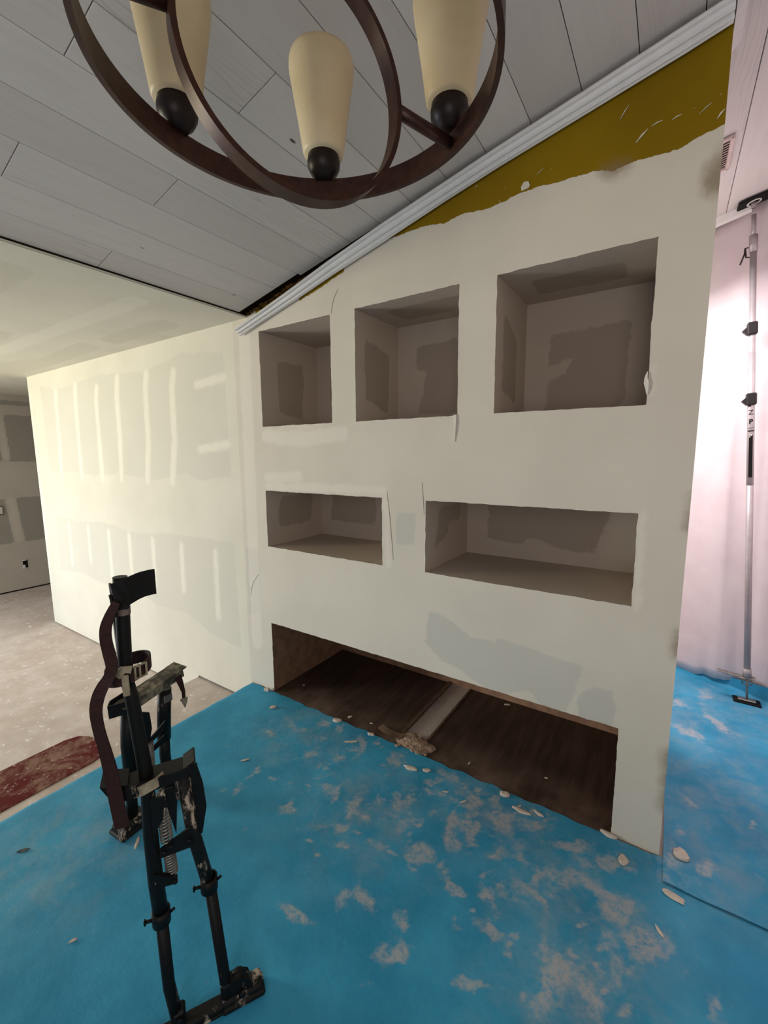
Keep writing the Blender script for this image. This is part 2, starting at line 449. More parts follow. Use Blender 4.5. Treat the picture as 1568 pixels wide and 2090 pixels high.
# ------------------------------------------------------------------ shelf wall with niches
XL, XR, X0 = -3.424, 2.095, -0.2
NI = {  # x0, x1, z0, z1, depth
    'A': (.024, .556, 1.655, 2.189, .484), 'B': (.708, 1.254, 1.655, 2.189, .40), 'C': (1.412, 1.948, 1.655, 2.189, .43),
    'D': (.024, .861, .941, 1.283, .495), 'E': (1.101, 1.948, .941, 1.283, .50)}
OPEN = (.024, 1.936, 0.0, .458, .695)
def roof(x): return np.where(x < -.07, ZC+.004, CZ+CS*x+.004)
def wall_attr(u, v):
    bare = U(sd_poly(u, v, [(1.46, .70), (1.80, .665), (1.77, .52), (1.735, .42), (1.66, .44), (1.6, .50), (1.52, .47), (1.46, .44), (1.3, .5)]),
             sd_poly(u, v, [(1.785, .53), (1.84, .60), (1.915, .60), (1.92, .44), (1.80, .40)]),
             sd_poly(u, v, [(1.12, .76), (1.22, .74), (1.33, .68), (1.44, .69), (1.44, .48), (1.2, .52), (1.1, .60)]),
             sd_poly(u, v, [(-.19, .93), (-.05, .92), (-.06, .50), (-.19, .45)])-.01,
             box(u, v, .94, 1.05, 1.06, 1.22)-.004)
    fresh = U(sd_seg(u, v, [(.05, 1.31), (.86, 1.318)], .022), sd_seg(u, v, [(.88, 1.31), (.90, .95)], .014),
              sd_seg(u, v, [(.05, 1.60), (.35, 1.575), (.62, 1.60)], .04), sd_seg(u, v, [(.05, 1.36), (.3, 1.37)], .03),
              sd_seg(u, v, [(-.1, 2.2), (-.12, .3)], .05), sd_seg(u, v, [(1.245, 1.648), (1.247, 1.55)], .005),
              sd_seg(u, v, [(1.96, 1.28), (1.965, .93)], .012),
              sd_seg(u, v, [(1.955, 1.78), (1.96, 1.70)], .01))
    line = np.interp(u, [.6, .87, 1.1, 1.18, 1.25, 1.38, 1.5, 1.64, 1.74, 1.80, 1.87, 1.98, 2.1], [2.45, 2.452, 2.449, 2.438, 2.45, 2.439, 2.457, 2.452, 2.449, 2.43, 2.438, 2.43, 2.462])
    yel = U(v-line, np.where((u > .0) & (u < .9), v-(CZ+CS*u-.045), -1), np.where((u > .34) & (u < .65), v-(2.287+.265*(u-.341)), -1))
    dirt = U(sd_seg(u, v, [(2.10, 2.36), (2.09, 2.30)], .035), sd_seg(u, v, [(2.10, .86), (2.10, .80)], .016),
             sd_seg(u, v, [(2.105, .42), (2.105, .2)], .02), sd_seg(u, v, [(1.78, 2.435), (1.83, 2.43)], .018), sd_seg(u, v, [(2.1, 1.35), (2.1, 1.25)], .008))
    return dict(bare=bare, fresh=fresh, yellow=yel, dirt=dirt)
def wall_map(u, v):
    zb = np.where(u < XS, T1+.014, .0); z = np.minimum(v, roof(u)); z = np.maximum(z, zb)
    return np.c_[u, np.zeros_like(u), z]
holes = [NI[q][:4] for q in NI] + [(OPEN[0], OPEN[1], -1, OPEN[3])]
ev, ef = boxfaces(1.955, XR, .0, .13, 0, 2.74, 'fbtl')
v2, f2 = boxfaces(X0, 1.99, .13, .84, .0, 2.26, 'fbt'); ef = ef + [tuple(i+len(ev) for i in q) for q in f2]; ev = ev + v2
v2 = [(1.955, .13, 0), (1.955, .13, 2.74), (XR, .13, 2.74), (XR, .13, 0)]; ef = ef + [tuple(len(ev)+i for i in range(4))]; ev = ev+v2
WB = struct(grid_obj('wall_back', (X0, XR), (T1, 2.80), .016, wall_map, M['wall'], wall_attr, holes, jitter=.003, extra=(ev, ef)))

def niche(key, name, mat, faces, patch):
    x0, x1, z0, z1, d = key
    V = []; Fs = []; bare = []; fresh = []
    def face(o, a, b, pt):
        n1 = max(2, int(a.length/.025)); n2 = max(2, int(b.length/.025)); base = len(V)
        for j in range(n2+1):
            for i in range(n1+1):
                s, t = i/n1, j/n2; V.append(o+a*s+b*t)
                u = np.array([s*a.length]); w = np.array([t*b.length])
                bv = -1.0
                for p in pt:
                    bv = max(bv, float(sd_poly(u, w, [(q[0]*a.length, q[1]*b.length) for q in p])[0]))
                bare.append(bv)
        for j in range(n2):
            for i in range(n1):
                q = base+j*(n1+1)+i; Fs.append((q, q+1, q+n1+2, q+n1+1))
    X = Vector((x1-x0, 0, 0)); Y = Vector((0, d, 0)); Z = Vector((0, 0, z1-z0)); O = Vector((x0, 0, z0))
    if 'l' in faces: face(O, Y, Z, patch.get('l', []))
    if 'k' in faces: face(O+Y, X, Z, patch.get('k', []))
    if 'r' in faces: face(O+X+Y, -Y, Z, patch.get('r', []))
    if 't' in faces: face(O+Z, Y, X, patch.get('t', []))
    if 'b' in faces: face(O, X, Y, patch.get('b', []))
    return mesh_obj(name, V, Fs, mat, WB, attrs=dict(bare=bare, fresh=[-1.0]*len(V)))
PA = dict(l=[[(.28, .18), (.70, .10), (.74, .74), (.28, .74)]], k=[[(.22, .1), (.8, .1), (.8, .78), (.22, .78)]])
PB = dict(l=[[(.22, .22), (.75, .1), (.78, .70), (.2, .78)]], k=[[(.24, .1), (.8, .1), (.78, .8), (.22, .78), (.22, .52), (.33, .55), (.3, .3)]], t=[[(.3, .2), (.75, .2), (.75, .9), (.3, .9)]])
PC = dict(l=[[(.22, .2), (.66, .12), (.66, .66), (.24, .78)]], k=[[(.18, .04), (.8, .08), (.82, .74), (.2, .72), (.2, .44), (.42, .52), (.36, .38), (.2, .34)]], t=[[(.34, .18), (.74, .14), (.76, .8), (.34, .8)]])
PD = dict(l=[[(.2, .32), (.78, .32), (.82, .86), (.2, .86)]], k=[[(.1, .3), (.55, .3), (.55, .85), (.12, .85)]])
PE = dict(l=[[(.2, .3), (.5, .42), (.5, .6), (.8, .6), (.8, .86), (.3, .86)]], k=[[(.14, .28), (.36, .22), (.40, .34), (.50, .30), (.62, .2), (.78, .22), (.8, .5), (.86, .9), (.5, .84), (.14, .92)]])
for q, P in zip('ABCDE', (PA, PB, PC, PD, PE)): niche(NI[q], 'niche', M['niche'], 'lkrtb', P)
WB_side = niche((OPEN[0], OPEN[1], 0, OPEN[3], OPEN[4]), 'hearth_opening', M['tan'], 'lkrt', {})
mb = MB()
for x0, x1 in ((.02, .935), (1.075, 1.938)): mb.box(((x0+x1)/2, OPEN[4]/2, -.004), (x1-x0, OPEN[4]+.02, .014))
mb.build('hearth_floor', M['boards'], WB)
mb = MB(); mb.box((1.005, .36, -.010), (.14, .74, .01)); mb.box((.925, .40, .006), (.022, .66, .012)); mb.box((1.068, .40, .002), (.012, .66, .008)); mb.build('subfloor_strip', M['strip'], WB)

# thin marks on the shelf wall: trowel scratches in the old paint, hairlines beside the niches
mb = MB()
for a, b, w_ in (((1.814, 2.579), (1.838, 2.612), .005), ((1.864, 2.491), (1.897, 2.521), .009), ((1.905, 2.524), (1.935, 2.53), .006), ((1.96, 2.521), (1.985, 2.527), .005), ((2.03, 2.51), (2.06, 2.53), .004), ((2.075, 2.48), (2.092, 2.50), .008), ((1.313, 2.530), (1.325, 2.537), .004), ((1.55, 2.50), (1.575, 2.512), .003)):
    m_ = ((a[0]+b[0])/2, (a[1]+b[1])/2+.002)
    w_ *= .6
    mb.ribbon([(a[0], -.0012, a[1]), (m_[0], -.0012, m_[1]), (b[0], -.0012, b[1])], [w_*.3, w_, w_*.2], .0012, (-.6, 0, .8))
mb.prism([(1.497, -.0008, 2.462), (1.523, -.0008, 2.464), (1.528, -.0008, 2.472), (1.521, -.0008, 2.488), (1.505, -.0008, 2.490), (1.495, -.0008, 2.476)], (0, -.001, 0))
o = mb.build('paint_scratches', flat('scraped white spots', (206, 200, 184), .9, .1), WB); tag(o, kind='stuff')
mb = MB()
for L in ([(.564, 2.191), (.574, 2.235), (.585, 2.262), (.611, 2.297)], [(-.158, .601), (-.146, .65), (-.120, .70), (-.073, .753)], [(.890, 1.315), (.905, 1.203), (.915, 1.10), (.925, .978)], [(1.084, 1.364), (1.090, 1.29), (1.095, 1.217)]):
    mb.ribbon([(x, -.0008, z) for x, z in L], [.001]+[.0022]*(len(L)-2)+[.001], .0010, (1, 0, .2))
o = mb.build('hairline_marks', flat('grey hairlines', (150, 142, 130), .9, .1), WB); tag(o, kind='stuff')
for x0, z0, w_ in ((1.245, 1.652, .010),):
    mb = MB(); mb.ribbon([(1.243, -.003, 1.66), (1.245, -.005, 1.63), (1.244, -.003, 1.58), (1.243, -.001, 1.545)], [.014, .012, .006, .002], .005, (1, 0, 0)); mb.build('plaster_drip', M['wall_plain'], WB)
mb = MB(); mb.ribbon([(1.944, -.002, 1.765), (1.941, -.003, 1.745), (1.943, -.004, 1.728), (1.946, -.003, 1.71), (1.947, -.001, 1.69)], [.003, .009, .015, .010, .003], .005, (1, 0, 0)); mb.build('plaster_blob', M['wall_plain'], WB)

# ------------------------------------------------------------------ low drywall partition on the left
studs = [-2.80, -2.39, -2.0, -1.65, -1.225, -.88]
def left_attr(u, v):
    up = sd_poly(u, v, [(-3.12, 2.16), (-2.8, 2.10), (-2.4, 2.12), (-1.9, 2.15), (-1.2, 2.10), (-.75, 2.17), (-.3, 2.12), (-.29, 1.36), (-.6, 1.32), (-.8, 1.37), (-1.2, 1.31), (-1.7, 1.35), (-2.1, 1.32), (-2.6, 1.35), (-3.1, 1.33)])
    lo = sd_poly(u, v, [(-3.1, .92), (-2.6, .88), (-2.1, .92), (-1.5, .87), (-1.0, .92), (-.3, .93), (-.28, .20), (-.6, .24), (-.9, .33), (-1.3, .31), (-1.6, .38), (-2.2, .34), (-2.6, .38), (-3.1, .33)])
    bare = U(up, lo)
    st = [sd_seg(u, v, [(x+.03, 2.08+.03*math.sin(i*2.3)), (x, 1.95), (x-.01, 1.6), (x-.045+.03*math.sin(i), 1.30)], .042) for i, x in enumerate(studs)]
    st += [sd_seg(u, v, [(x, .84), (x-.01, .44+.08*math.sin(i*1.7))], .034) for i, x in enumerate(studs[:4]+[-1.29, -.9, -.50])]
    st += [sd_seg(u, v, [(-.6, 1.95), (-.3, 1.97)], .035), sd_seg(u, v, [(-.6, 1.53), (-.3, 1.56)], .035)]
    s = U(*st); bare = np.minimum(bare, -s)
    fresh = U(s-.012, sd_seg(u, v, [(XL, 2.1), (XL, .2)], .05))
    return dict(bare=bare, fresh=fresh)
def left_map(u, v):
    zb = np.where(u < XT, T2+.012, T1+.014); z = np.maximum(v, zb); return np.c_[u, np.zeros_like(u), z]
ev, ef = boxfaces(XL, X0, .0, .12, T2+.012, ZC, 'ft')
WL = struct(grid_obj('wall_left', (XL, X0), (T2, ZC+.003), .02, left_map, M['left'], left_attr, [], extra=(ev, ef)))
mb = MB(); mb.box(((XL+XT)/2, .05, T2+.03), (XT-XL, .06, .07)); mb.box(((XT+X0)/2, .05, T1+.03), (X0-XT, .06, .07)); mb.build('sole_plate', M['dark'], WL)

# ------------------------------------------------------------------ far wall of the left room
XF = -5.12
def far_attr(u, v):     # u = y
    b = U(box(u, v, -3, -.95, 1.25, 2.02), box(u, v, -.8, .9, 1.42, 2.02), box(u, v, -.8, 1.4, .36, .95), box(u, v, -2.5, -.95, .36, .95), box(u, v, -.6, 1.0, 2.14, 2.20))
    s = U(sd_seg(u, v, [(.205, 1.98), (.23, 1.48)], .045), sd_seg(u, v, [(.22, .93), (.26, .4)], .06), sd_seg(u, v, [(-.5, .93), (-.5, .4)], .05))
    return dict(bare=np.minimum(b, -s), fresh=s-.02)
WF = struct(grid_obj('wall_far', (-4.6, 3.2), (T2+.02, ZC+.003), .03, lambda u, v: np.c_[np.full_like(u, XF), u, v], M['far'], far_attr, []))
mb = MB(); mb.box((XF-.03, -.7, T2+.05), (.03, 7.8, .1)); mb.build('sole_plate', M['dark'], WF)
WN = struct(mesh_obj('wall_north', *boxfaces(XF, .0, 3.1, 3.2, T2, ZC), M['far'], attrs=dict(bare=[-1.]*8, fresh=[-1.]*8)))

# ------------------------------------------------------------------ ceilings
def ceil_attr(u, v):
    b = U(sd_poly(u, v, [(-3.6, -.10), (-2.6, -.09), (-1.5, -.12), (-1.45, -.3), (-2.3, -.26), (-3.0, -.45), (-3.6, -.3)]),
          box(u, v, -3.2, -1.55, -1.15, -.62), box(u, v, -1.35, -.25, -1.9, -.9)-.02, box(u, v, -1.3, -.5, -.27, -.12), box(u, v, -4.8, -3.5, -1.2, -.4), box(u, v, -3.2, -1.6, -2.1, -1.35))
    return dict(bare=b, fresh=U(sd_seg(u, v, [(-3.4, -.53), (-.3, -.5)], .06)))
ev, ef = boxfaces(-6.5, -.070, -5.0, 3.3, ZC+.001, ZC+.05, 'b')
CE = struct(grid_obj('ceiling', (-6.5, -.070), (-5.0, 3.3), .06, lambda u, v: np.c_[u, v, np.full_like(u, ZC)], M['ceil'], ceil_attr, [], extra=(ev, ef), flip=True))

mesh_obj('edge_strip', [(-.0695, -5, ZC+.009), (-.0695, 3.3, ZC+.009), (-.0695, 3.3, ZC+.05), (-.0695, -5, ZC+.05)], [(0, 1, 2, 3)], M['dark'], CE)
PITCH, PX0 = .1632, .2305
JOINT = {3: -1.177, 4: -.787, 1: -.784, -2: -.781, 0: -1.175, -1: -2.35, 2: -2.35, 5: -1.95, 6: -2.3, 7: -1.95, 8: -2.35, 9: -1.9, 10: -2.3, 11: -1.9, 12: -2.3, 13: -2.3, 14: -2.2, 15: -2.0}
V = []; Fs = []
def plank(xa, xb, ya, yb):
    g, ch, th = .0012, .0016, .014
    b = len(V); cz = lambda x: CZ+CS*x
    xa += g; xb -= g; ya += g; yb -= g
    for (i, dz) in ((ch, 0), (0, ch), (0, th)):
        for x, y in ((xa+i, ya+i), (xb-i, ya+i), (xb-i, yb-i), (xa+i, yb-i)): V.append((x, y, cz(x)+dz))
    Fs.append((b+3, b+2, b+1, b)); Fs.append((b+8, b+9, b+10, b+11))
    for L in (0, 4):
        for q in range(4):
            w = (q+1) % 4; Fs.append((b+L+q, b+L+w, b+L+4+w, b+L+4+q))
for i in range(-2, 16):
    xa = max(PX0+i*PITCH, -.070); xb = PX0+(i+1)*PITCH
    if xb-xa < .01: continue
    ye = 1.9 if xb > 2.12 else (-.052 if xb < .42 else -.03)
    ys = [ye]; j = JOINT.get(i, -2.0)
    while j > -5.0: ys.append(j); j -= 1.97
    ys.append(-5.0)
    for a, b in zip(ys[1:], ys[:-1]): plank(xa, xb, a, b)
PL = struct(mesh_obj('ceiling', V, Fs, M['plank']))
v = [(-.07, -5, 0), (2.85, -5, 0), (2.85, 3.3, 0), (-.07, 3.3, 0)]
v = [(x, y, CZ+CS*x+.0145) for x, y, _ in v]; v += [(x, y, z+.02) for x, y, z in v]
mesh_obj('ceiling_backing', v, [(3, 2, 1, 0), (4, 5, 6, 7), (0, 1, 5, 4), (1, 2, 6, 5), (2, 3, 7, 6), (3, 0, 4, 7)], M['dark'], PL)

# ------------------------------------------------------------------ crown moulding (loose at its left end)
def moulding(name, path_top, path_bot, prof):
    n = len(path_top); m = len(prof); V = []; Fs = []
    for t, b in zip(path_top, path_bot):
        t = Vector(t); b = Vector(b); a = (b-t); nrm = a.cross(Vector((1, 0, .22))).normalized()
        if nrm.y > 0: nrm = -nrm
        for s, h in prof: V.append(t + a*s + nrm*h)
    for i in range(n-1):
        for q in range(m):
            w = (q+1) % m; Fs.append((i*m+q, i*m+w, i*m+m+w, i*m+m+q))
    Fs.append(tuple(range(m))); Fs.append(tuple((n-1)*m+q for q in range(m-1, -1, -1)))
    return struct(mesh_obj(name, V, Fs, M['trim']))
PROF = [(0, 0), (0, .008), (.14, .009), (.16, .006), (.28, .005), (.40, .010), (.52, .011), (.60, .006), (.66, .004), (.70, .011), (.82, .012), (.86, .008), (1, .007), (1, 0), (.5, -.006)]
xt = [-.105, .1, .33, .60, .90, 1.185, 1.40, 1.71, 1.97, 2.092]
zt = [2.209, 2.263, 2.327, 2.406, 2.484, 2.550, 2.601, 2.668, 2.726, 2.753]
xb = [-.115, .1, .341, .62, .90, 1.20, 1.42, 1.714, 1.981, 2.092]
zb = [2.198, 2.252, 2.312, 2.386, 2.455, 2.532, 2.584, 2.645, 2.701, 2.728]
moulding('trim_1', [(x, -.064, z) for x, z in zip(xt, zt)], [(x, -.011, z-.012) for x, z in zip(xb, zb)], PROF)
# moulding returning round the end of the shelf wall
def side_trim():
    V = []; Fs = []; m = 4
    for y in (-.064, .13): V += [(2.097, y, 2.765), (2.128, y, 2.772), (2.122, y, 2.752), (2.097, y, 2.728)]
    for q in range(4): w = (q+1) % 4; Fs.append((q, w, w+4, q+4))
    Fs += [(0, 1, 2, 3), (7, 6, 5, 4)]
    return struct(mesh_obj('trim_2', V, Fs, M['trim']))
side_trim()
# rough torn edge above the loose moulding
mb = MB()
for i in range(16):
    x = -.04+i*.03; mb.box((x, -.010-.008*random.random(), CZ+CS*x-.006-.014*random.random()), (.012+.03*random.random(), .010+.014*random.random(), .006+.016*random.random()), None, .002)
o = mb.build('torn_board_edge', flat('torn yellow brown board', (74, 50, 16), .9, .1, 0, .5, 40), WB)

# ------------------------------------------------------------------ blue floor paper
BL = [(.634, -.297, 3), (.70, -.34, 2), (.785, -.395, 3), (.85, -.42, 3), (.907, -.436, 3), (1.002, -.453, 3), (1.011, -.562, 2), (1.075, -.625, 2), (1.092, -.363, 3), (1.155, -.323, 3), (1.334, -.492, 4), (1.105, -.901, 3), (1.267, -.729, 3), (1.21, -.776, 3), (1.227, -.422, 3), (1.293, -.293, 3), (1.416, -.365, 4), (1.399, -.282, 3), (1.42, -.15, 4), (1.557, -.206, 4), (1.661, -.291, 4), (1.755, -.319, 5), (1.814, -.281, 5), (1.923, -.271, 5), (1.984, -.289, 5), (2.059, -.378, 5), (2.08, -.34, 3), (1.969, -.42, 4), (2.003, -.49, 4), (1.83, -.631, 5), (1.86, -.60, 5), (1.94, -.599, 4), (1.605, -.499, 3), (1.647, -.471, 3), (1.847, -.192, 3), (1.656, -.592, 3), (1.411, -.727, 3), (1.433, -.819, 4), (1.653, -.747, 3), (1.70, -.40, 5), (1.60, -.32, 4), (2.243, -.457, 4), (2.236, .017, 3), (2.197, .897, 5), (2.335, 1.085, 4), (1.166, -.541, 2), (.329, -.313, 3), (.379, -.181, 4), (1.518, .046, 3), (1.953, -.123, 4), (1.821, -.138, 4), (1.656, -.142, 4), (2.12, -.02, 6), (2.30, 1.40, 6), (2.18, 1.2, 4), (.5, -.08, 3), (.8, -.12, 4), (1.0, -.10, 5), (1.25, -.08, 5)]
rb = random.Random(11)
for _ in range(120):
    t_ = rb.random(); BL.append((.45+1.6*t_, -.05-.62*rb.random()**1.3, .9+1.5*rb.random()))
for _ in range(24): BL.append((.2+1.9*rb.random(), -.3-1.0*rb.random(), .8+.8*rb.random()))
for _ in range(5): BL.append((2.12+.4*rb.random(), .1+1.3*rb.random(), 1+1.5*rb.random()))
VE = [(2.3, .6, .4), (2.35, 1.2, .4), (2.25, .1, .3), (1.85, -.35, .32), (1.05, -.45, .35), (.5, -.2, .3), (1.5, -.15, .3), (2.2, .3, .28), (2.2, 1.1, .35), (1.95, -.65, .3), (.2, -1.2, .35)]  # dust haze; the passage spots also put its overexposed brightness into the colour
def paper_attr(u, v):
    d = np.zeros_like(u)
    wu = np.array([noise.noise(Vector((a*13, b*13, 1.7)))+.6*noise.noise(Vector((a*34, b*34, 5.1))) for a, b in zip(u, v)])
    wv = np.array([noise.noise(Vector((a*13, b*13, 8.7)))+.6*noise.noise(Vector((a*34, b*34, 9.1))) for a, b in zip(u, v)])
    for i, (x, y, r) in enumerate(BL):
        a = u+.035*wu-x; b = v+.035*wv-y; q = 1.0+.5*math.sin(i*2.1); c_, s_ = math.cos(i*1.3), math.sin(i*1.3)
        p_ = (a*c_+b*s_)/q; o_ = (-a*s_+b*c_)*q
        d = np.maximum(d, (.75+.25*math.sin(i*5.3))*np.exp(-(p_**2+o_**2)/(.0105*r)**2))
    w = np.zeros_like(u)
    for x, y, r in VE: w = np.maximum(w, np.exp(-((u-x)**2+(v-y)**2)/r**2))
    return dict(dust=d, dust_glare=w)
def wr(x, y, a=.0035):
    p = Vector((x*3.1, y*3.1, .3)); q = Vector((x*11, y*8, 4))
    return a*(.6*noise.noise(p)+.5*noise.noise(q)+.8*max(0, noise.noise(Vector((x*2+y*3.5, y*.8-x*.5, 7)))))
def paper_map(u, v):
    out = np.zeros((len(u), 3))
    for i in range(len(u)):
        x, y = u[i], v[i]; z = .006+wr(x, y)
        e = x-XS
        if e < .03: z += .004*(e/.03)-.004
        if e < 0: z = -.004-abs(e)*1.2; x = XS-.006
        xx = x+(.006*noise.noise(Vector((y*9, 0, 0))) if e < .02 else 0); yy = y
        if y > -.06: yy = y+.012*noise.noise(Vector((x*14, 3, 1)))-.008
        if y > -.03 and x < .03: z = min(z, .006)
        if y > -.14 and x > 2.085: z = min(z, .005)
        out[i] = (xx, yy, max(z, .0012) if e >= 0 else z)
    return out
PP = grid_obj('floor_paper', (XS-.018, 2.76), (-2.7, -.004), .0145, paper_map, M['paper'], paper_attr, [])
tag(PP, 'large blue floor protection paper with plaster smears in front of the shelf wall', 'floor paper')
PP.data.polygons.foreach_set('use_smooth', [True]*len(PP.data.polygons))
def paper2_map(u, v):
    out = np.zeros((len(u), 3))
    for i in range(len(u)):
        x, y = u[i], v[i]
        back = 1.735-(x-2.1)*.50-.35*max(0, x-2.48)     # where the plastic sheet comes down
        z = .0125+wr(x, y, .004)
        if y < -.05: z += .004*(.05+noise.noise(Vector((x*6, 1, 2))))
        d = y-(back-.015)
        if d > 0: z += .28*d*max(0, min(1, (x-2.12)/.25))
        d2 = x-2.59
        if d2 > 0 and y > .4: z += .3*d2
        out[i] = (x, min(y, back+.02)+(.006*noise.noise(Vector((x*5, 8, 2))) if y < 0 else 0), max(z, .009))
    return out
P2 = grid_obj('floor_paper', (2.108, 2.66), (-.121, 1.80), .016, paper2_map, M['paper'], paper_attr, [])
tag(P2, 'second blue floor paper laid in the bright passage right of the wall end', 'floor paper')
P2.data.polygons.foreach_set('use_smooth', [True]*len(P2.data.polygons))
# ------------------------------------------------------------------ red mat on the step
mb = MB()
pts = []
edge = [(-.797, -2.4), (-.797, -.86), (-.775, -.80), (-.72, -.765), (-.62, -.745), (-.52, -.742), (-.48, -.775), (-.462, -.86), (-.458, -1.3), (-.455, -2.4)]
mb.prism([(x, y, T1+.001) for x, y in edge], (0, 0, .004))
mt = mb.build('floor_mat', M['mat']); tag(mt, 'dusty dark red mat lying on the step left of the black stilts', 'mat')

# ------------------------------------------------------------------ plaster chips on the floor
def chip(x, y, L, Wd, ang, z0, th=.004, curl=.2, seed=0):
    r = random.Random(seed); n = 11; V = []; pts = []
    for i in range(n):
        a = 2*math.pi*i/n; q = .72+.45*r.random()
        px, py = L/2*math.cos(a)*q, Wd/2*math.sin(a)*q
        pts.append((px, py))
    for zz, s in ((0, 1), (th*.7, .92), (th, .55)):
        for px, py in pts:
            V.append((px*s, py*s, zz+curl*abs(px)/L*L*.35))
    V.append((0, 0, th))
    Fs = [tuple(range(n-1, -1, -1))]
    for L_ in (0, n):
        for i in range(n): Fs.append((L_+i, L_+(i+1) % n, L_+n+(i+1) % n, L_+n+i))
    for i in range(n): Fs.append((2*n+i, 2*n+(i+1) % n, 3*n))
    o = mesh_obj('plaster_chip', V, Fs, M['chip'])
    o.location = (x, y, z0); o.rotation_euler = (0, 0, ang)
    return o
CH = [(.163, -.138, .05, .035, .9, .012, 'teardrop blob of dried plaster on blue paper below the first niche column'),
 (-.011, -.030, .05, .04, .2, .022, 'white lump of plaster at the left corner of the fireplace opening'),
 (.564, -.029, .06, .045, .4, .012, 'crumbled plaster lump at the edge of the dark fireplace floor'),
 (.60, .042, .035, .022, 1.2, .006, 'square white chip just inside the left half of the fireplace opening'),
 (.743, -.125, .09, .022, .6, .005, 'long pale flake on blue paper left of the tan rubble strip'),
 (1.096, -.125, .085, .03, .2, .01, 'pale curl of plaster right below the rubble in the fireplace opening'),
 (1.167, -.095, .05, .03, .4, .008, None), (1.385, -.173, .05, .012, 1.0, .004, None),
 (1.299, -.164, .035, .01, .4, .004, None), (1.316, .064, .03, .01, 1.4, .005, None),
 (1.611, -.086, .10, .03, .0, .006, 'broad pale flake on blue paper in front of the right half of the opening'),
 (1.674, -.06, .06, .02, -.3, .006, None), (1.522, -.036, .06, .04, .1, .012, None),
 (.386, -.52, .06, .016, .9, .004, 'thin pale stick of plaster on bare blue paper right of the stilts'),
 (.588, -1.332, .03, .012, 1.2, .004, 'small chip alone on blue paper left of the front stilt'),
 (.075, -1.302, .05, .015, .9, .005, 'dark grey sliver on blue paper near the red mat'),
 (.408, -1.048, .08, .018, -.7, .006, 'crooked white scrap of plaster behind the front stilt poles'),
 (2.163, .026, .06, .075, .5, .016, 'shell shaped plaster blob on passage paper at the wall corner'),
 (2.140, -.158, .09, .04, -.2, .007, 'flat pink plaster smear at the passage paper seam below the wall corner'),
 (2.102, -.309, .045, .014, -.9, .005, 'narrow plaster splinter alone on the lower right blue paper'),
 (1.986, -.102, .04, .06, .3, .008, 'oval plaster chip on blue paper in front of the wall end'),
 (1.930, -.012, .08, .03, -.2, .012, 'ragged plaster ridge at the right corner of the fireplace opening'),
 (.137, .148, .02, .012, .3, .004, None), (.737, .061, .025, .012, .2, .004, None), (1.315, .648, .045, .02, .5, .006, 'pale chip far back on the dark boards of the opening'),
 (1.651, .168, .02, .012, .3, .004, None), (1.595, -.066, .03, .012, 1.3, .004, None), (.791, -.02, .05, .03, .2, .008, None)]
CH = [(a, b, c*.82, d*.8, e, f*.8, g) for a, b, c, d, e, f, g in CH]
CHZ = {22: .0045, 23: .0045, 24: .0045, 25: .0045, 3: .0045, 9: .0045}
for i, (x, y, L, Wd, a, th, lab) in enumerate(CH):
    z0 = CHZ.get(i, .0085 if (x < 2.11 or y < -.13) else .0165)
    if i == 21 or i == 27: z0 = .006
    o = chip(x, y, L, Wd, a, z0, th, .12, i)
    tag(o, lab or ('tiny white plaster crumb on the dark boards inside the opening' if y > .05 else 'small white plaster flake on blue paper along the fireplace opening'),
        'plaster chip', 'plaster chips on the floor')
    if i == 15: o.data.materials.clear(); o.data.materials.append(M['plate_dusty'])
# rubble heap in front of the strip
r = random.Random(4); mb = MB()
n_ = 18; V_ = [(1.02, .05, .022)]
for q_ in (.45, 1.0):
    for i in range(n_):
        a = 2*math.pi*i/n_; w_ = 1+.35*noise.noise(Vector((math.cos(a)*1.7, math.sin(a)*1.7, 3)))
        V_.append((1.02+.115*q_*w_*math.cos(a), .05+.055*q_*w_*math.sin(a), .016 if q_ < .9 else .003))
mb.add(V_, [(0, 1+i, 1+(i+1) % n_) for i in range(n_)]+[(1+i, 1+n_+i, 1+n_+(i+1) % n_, 1+(i+1) % n_) for i in range(n_)], True)
for i in range(110):
    x = 1.02+r.gauss(0, .045); y = .045+r.gauss(0, .03); s = .004+.014*r.random()**2
    a = r.random()*6; ax = (Vector((math.cos(a), math.sin(a), 0)), Vector((-math.sin(a), math.cos(a), 0)), Vector((0, 0, 1)))
    mb.box((x, y, s*.2+.006+.012*math.exp(-((x-1.02)/.05)**2-((y-.05)/.03)**2)), (s*1.8, s*1.2, s*.5), ax, .002)
o = mb.build('rubble', flat('tan plaster rubble', (168, 144, 126), .95, .05, 0, .25, 40)); tag(o, 'heap of tan plaster rubble at the front of the subfloor strip', 'rubble', kind='stuff')
mb = MB(); mb.ribbon([(.80, .06, .012), (.84, .04, .017), (.89, .035, .018), (.95, .04, .014)], .035, .004, (0.2, 1, .3)); o = mb.build('plaster_scrap', M['strip'])
tag(o, 'curved tan strip of board lying beside the rubble heap', 'scrap')

